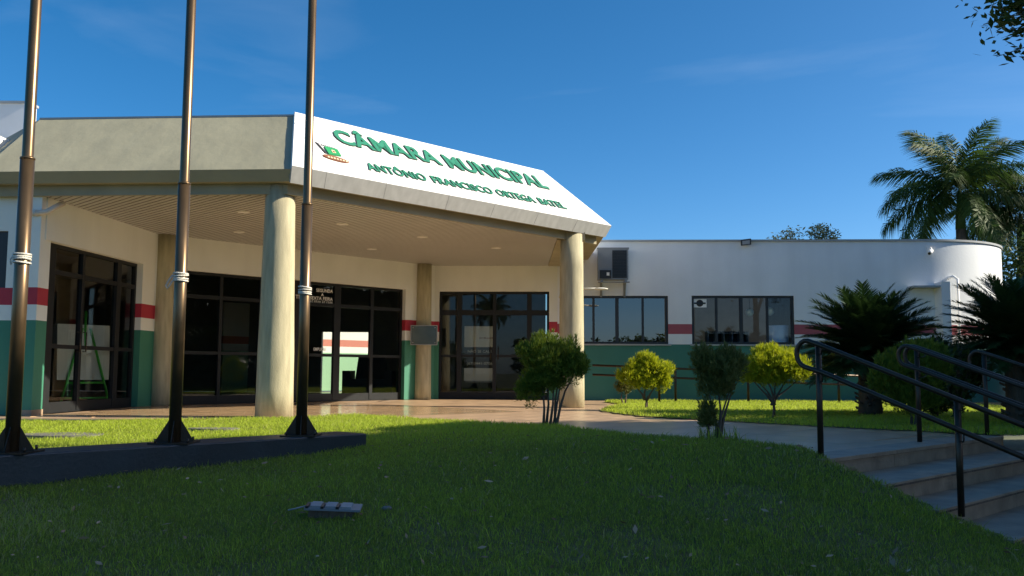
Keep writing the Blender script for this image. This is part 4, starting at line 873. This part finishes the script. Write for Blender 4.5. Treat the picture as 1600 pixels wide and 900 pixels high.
# grass tufts round the shrub stem at the lawn edge
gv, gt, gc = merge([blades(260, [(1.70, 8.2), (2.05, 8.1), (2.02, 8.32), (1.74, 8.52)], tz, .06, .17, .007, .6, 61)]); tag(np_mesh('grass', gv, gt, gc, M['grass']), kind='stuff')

# royal palm behind the wing
PF = [frond_mesh('frond', 3.2, 130, .74, .042, .75, 1.3, 50 + k, .15, .4) for k in range(3)]
def palm(x, y, hz, label, seed, fronds, sc=1.0, rt=.2):
    r = random.Random(seed); t = thing('palm_tree', label, 'palm', (x, y, -.6), 'palms behind the wing'); b = MB(); h = hz + .6
    b.tube([(0, 0, 0), (0, 0, h * .5), (0, 0, h - 1.3)], [rt * 1.2, rt, rt * .85], 14); b.build('trunk', M['bark'], t); MB().tube([(0, 0, h - 1.3), (0, 0, h - .7), (0, 0, h + .1)], [rt * .9, rt * .75, rt * .3], 12).build('crownshaft', M['palm'], t)
    for k, (az, el) in enumerate(fronds): place_frond(PF[k % 3], M['palm'], t, math.radians(az), math.radians(el), sc * r.uniform(.94, 1.06), Vector((0, 0, h)), r.uniform(-.5, .5))
FR = [(180, 62), (8, 58), (172, 24), (185, -2), (190, -28), (165, -48), (5, 22), (-8, -5), (12, -32), (-5, -55), (80, 70), (-90, 55), (-60, 20), (-120, 10), (-100, -25), (-75, -45), (60, 15), (120, 18), (100, -20), (215, 40), (-35, 45), (150, -15), (30, -15)]
palm(15.9, 32.0, 7.05, 'tall royal palm with arching fronds behind the curved wall', 60, FR, .94)
palm(18.6, 33.0, 6.4, 'second palm at the right picture edge half hidden behind the royal palm', 61, [(a + 25, e_ * .9) for a, e_ in FR], .9)

# trees behind the wing
shrub(6.2, 13.4, .01, [(0, 0, .75, .5, .4, .35), (-.3, 0, .5, .35, .3, .3), (.35, 0, .6, .4, .3, .35), (0, 0, .3, .45, .3, .25)], fork((0, 0, 0), [(-.15, 0, .4), (.1, 0, .5)], rr_), M['cycad'], 17, 'dark dense shrub filling the gap between the two cycads', 4200, .10, .03)
tree('pale grey green treetop just above the roof line of the wing', 10.2, 31.5, -.6, 4.2, [(-.6, 0, 5.9, .5, .5, .45), (.60, 0, 5.95, .62, .55, .55), (.0, 0, 5.35, .9, .7, .45)], 3200, .13, 70, M['leaf_grey'], 'trees behind the wing', clump=.22)
tree('dark dense tree behind the curved end at the right edge', 14.6, 25.5, -.6, 2.2, [(0, 0, 4.0, 1.3, 1.2, 1.2), (1.2, .3, 3.4, 1.5, 1.2, 1.5), (-.2, .5, 2.2, 1.2, 1.1, 1.2), (1.6, 0, 5.0, 1.3, 1.2, 1.0)], 14000, .17, 71, M['leaf'], 'trees behind the wing')
# near tree whose branch hangs into the top right corner
nt = tree('near tree with dark leaves hanging into the top right corner', 7.6, 7.6, -.4, 3.2, [(-.3, .6, 5.2, 1.5, 1.2, 1.0), (.8, 0, 5.0, 1.5, 1.4, 1.2), (.2, -1.0, 4.8, 1.4, 1.3, 1.1)], 9000, .12, 72, M['leaf'], None, (0, .2), .16)
r = np.random.default_rng(73)
def twig(P0, P1, n, spread):
    b = MB(); P0, P1 = np.array(P0), np.array(P1); pts = [P0, P0 * .5 + P1 * .5 + [0, 0, .05], P1]; b.tube([tuple(p) for p in pts], [.014, .009, .003], 6); s = r.random(n)[:, None] ** .8; P = P0 * (1 - s) + P1 * s + r.normal(0, spread, (n, 3)); return b, P
off = np.array([7.6, 7.6, -.4]); b1, P1 = twig(np.array([6.3, 8.7, 4.75]) - off, np.array([4.98, 9.0, 4.25]) - off, 800, .15); b2, P2 = twig(np.array([6.1, 8.8, 4.15]) - off, np.array([4.90, 9.0, 3.86]) - off, 90, .055); b3, P3 = twig(np.array([6.3, 8.7, 4.75]) - off, np.array([5.0, 9.2, 4.5]) - off, 800, .17)
for bb in (b1, b2, b3): bb.build('branch', M['bark'], nt)
V, Q, tn = leaf_cards(np.concatenate([P1, P2, P3]), r, .115, .7); np_mesh('branch_leaves', V, Q, tn, M['leaf'], nt)

# ------------------------------------------------------------------ garden on the right outside the frame: it shades the lawn
def hedge(label, pts, n, size, seed, group='hedges on the right'):
    t = thing('hedge', label, 'hedge', (0, 0, 0), group); r = np.random.default_rng(seed); L = []; b = MB()
    for (x, y, h) in pts:
        for z in np.arange(-.3, h, .45): L.append((x, y, min(z + .2, h - .3), .55, .5, .42))
        b.tube([(x, y, -1), (x, y, h - .5)], [.34, .26], 8)
    b.build('stem', M['bark'], t); C, _ = crown_points(L, n, r, .2); V, Q, tn = leaf_cards(C, r, size, .7); np_mesh('foliage', V, Q, tn, M['leaf'], t)
hedge('tall dense clipped hedge to the right of the steps', [(16.8 + .2 * math.sin(y * 3), y, (2.2 if y < 8 else 4.7) + .15 * math.sin(y * 5)) for y in np.arange(-3, 24, .5)], 42000, .26, 80)
SH = 'shade trees to the right of the lawn'
tree('southernmost tall shade tree to the right of the lawn', 14.2, 0.5, -.9, 4.0, [(0, 0, 10.2, 2.0, 2.6, 2.3), (0, 1.6, 8.8, 1.9, 1.9, 2.0), (0, -1.8, 8.8, 1.9, 1.8, 2.0), (0, 0, 6.6, 1.9, 2.6, 1.8)], 24000, .34, 81, M['leaf'], SH, clump=.42, rt=.2)
tree('second tall shade tree to the right of the lawn', 14.0, 4.6, -.9, 3.8, [(0, 0, 10.6, 1.9, 2.4, 2.2), (0, 1.7, 9.4, 1.8, 1.6, 2.0), (0, -1.5, 8.8, 1.8, 1.8, 2.0), (0, 0.4, 6.9, 1.9, 2.7, 1.9), (0, 0, 5.1, 1.6, 2.2, 1.2)], 32000, .34, 82, M['leaf'], SH, clump=.42, rt=.2)
tree('third tall shade tree leaning towards the steps', 14.0, 8.0, -.8, 3.4, [(0, -.9, 10.1, 1.6, 1.3, 1.5), (0, .5, 9.6, 1.6, 1.2, 1.2), (0, 1.4, 8.6, 1.5, 1.2, 1.0), (0, .2, 7.4, 1.8, 2.2, 1.6), (0, 1.2, 6.0, 1.8, 2.1, 1.5), (0, 0, 4.9, 1.6, 2.2, 1.2), (0, 2.9, 8.4, .8, .8, .45)], 34000, .33, 83, M['leaf'], SH, clump=.4, rt=.2)
tree('lower wide shade tree beside the hedge', 14.0, 12.2, -.6, 2.6, [(0, -1.0, 6.5, 1.5, 1.0, .9), (0, 1.45, 6.15, 1.5, 1.15, .8), (0, 1.3, 5.4, 1.6, 1.3, .8), (0, .4, 4.9, 1.5, 2.0, .9), (0, -1.4, 7.5, 1.0, .8, .6), (0, 1.6, 4.5, 1.4, 1.0, .8)], 27000, .28, 84, M['leaf'], SH, clump=.34, rt=.18)

# ------------------------------------------------------------------ across the street, behind the viewer: it shows in the glass
hs = thing('red_roofed_house', 'plain house with a red tiled roof across the street', 'house', (-22.5, -46, -1))
MB().box(-6, 5, -4, 4, 0, 5.4).build('wall', M['plaster'], hs)
b = MB(); b.add([(-6.6, -4.6, 5.4), (5.6, -4.6, 5.4), (5.6, 4.6, 5.4), (-6.6, 4.6, 5.4), (-3, 0, 7.4), (2, 0, 7.4)], [(0, 1, 5, 4), (1, 2, 5), (2, 3, 4, 5), (3, 0, 4), (3, 2, 1, 0)]); b.build('roof', M['roof_tile'], hs)
for x in (-4, 2): 
    w_ = MB().box(x, x + 1.4, 4.001, 4.05, 1.0, 2.2).build('window', M['frame'], hs); MB().box(x + .08, x + 1.32, 4.051, 4.06, 1.08, 2.12).build('pane', M['glass'], w_)
palm(-7.0, -26, 5.2, 'small palm across the street', 62, FR, .5, .14)
for i, x in enumerate((-22, -12, -1.5, 5.5, 15, 22)):
    tree('street tree number behind the viewer' if False else ['broad street tree far left across the street', 'round street tree beside the red roofed house', 'low street tree right of the red roofed house', 'dense street tree opposite the wing', 'wide street tree opposite the curved end', 'outermost street tree on the right across the street'][i], x, -24 + (i % 2) * 2, -1, 1.4, [(0, 0, 3.1, 2.2, 1.4, 1.6), (2.0, 0, 2.4, 2.0, 1.3, 1.5), (-1.9, 0, 2.7, 2.0, 1.3, 1.5)], 5000, .4, 90 + i, M['leaf'], 'street trees')

r = np.random.default_rng(120); C = np.c_[r.uniform(58, 66, 900), r.uniform(-60, 62, 900), r.uniform(-1, 5.2, 900) ** 1.0]; C[:, 2] += 2.4 * np.sin(C[:, 1] * .35) * (C[:, 2] > 2.5)
C = np.r_[C, np.c_[r.uniform(61, 64, 900), r.uniform(-60, 62, 900), r.uniform(-1, 4.0, 900)]]
P = C[r.choice(len(C), 26000)] + r.normal(0, .55, (26000, 3)); V, Q, tn = leaf_cards(P, r, .9, .8); tag(np_mesh('far_wood', V, Q, tn, M['leaf']), kind='stuff')

# ------------------------------------------------------------------ small things on the lawn
gl_ = thing('ground_floodlight', 'grey three lamp floodlight lying face up on the lawn', 'floodlight', (-1.16, 6.02, tz0(-1.16, 6.02) + .035)); gl_.rotation_euler = (.12, .04, .05); gl_.scale = (.84, .84, .84)
MB().box(-.17, .17, -.06, .07, -.03, .032).build('block', M['bark'], gl_)
MB().box(-.20, .225, -.09, .09, .036, .052).build('plate', M['ac'], gl_)
for k in range(3):
    MB().box(-.155 + k * .115, -.075 + k * .115, -.07, .06, .0525, .068).build('lamp_module', M['grey'], gl_); MB().box(-.19 + k * .115, -.168 + k * .115, -.092, .02, .0525, .070).build('clip', M['black'], gl_)
MB().tube([(-.20, -.02, .05), (-.27, -.03, .03), (-.33, -.02, .012)], .006, 6).build('cable', M['grey'], gl_)
st_ = MB().ball((0, 0, 0), .03, 10, 6, 0, (1.2, 1, .6)).build('stone', M['curb']); st_.location = (-.82, 6.15, tz0(-.82, 6.15) + .02); tag(st_, 'small grey stone on the grass right of the ground floodlight', 'stone')
for (x, y, rx, ry, lb) in ((-5.0, 10.25, .46, .30, 'flat concrete cover in the sunlit grass left of the middle flagpole'), (-3.45, 10.7, .30, .16, 'flat concrete cover in the sunlit grass right of the middle flagpole')):
    o = MB().prism([(rx * math.cos(2 * math.pi * k / 18), ry * math.sin(2 * math.pi * k / 18), 0) for k in range(18)], (0, 0, .035)).build('concrete_cover', M['curb']); o.location = (x, y, tz0(x, y) + .0); tag(o, lb, 'cover', 'concrete covers in the lawn')
# dead leaves
r = np.random.default_rng(95); n = 900; x = r.uniform(-4, 4.2, n); y = r.uniform(4.2, 9.6, n); k = in_poly(x, y, LAWN) & (np.abs(x) < .6 * y); x, y = x[k], y[k]; P = np.c_[x, y, terr(x, y) + r.uniform(.02, .045, len(x))]; V, Q, tn = leaf_cards(P, r, .034, .25, r.random(len(x)) ** 1.5); tag(np_mesh('fallen_leaves', V, Q, tn, M['dead']), kind='stuff')
n = 110; x = r.uniform(-3.0, 3.4, n); y = r.uniform(4.5, 8.2, n); k = in_poly(x, y, LAWN); x, y = x[k], y[k]; P = np.c_[x, y, terr(x, y) + r.uniform(.03, .05, len(x))]; V, Q, tn = leaf_cards(P, r, .062, .3, r.random(len(x))); tag(np_mesh('fallen_leaves', V, Q, tn, M['dead']), kind='stuff')
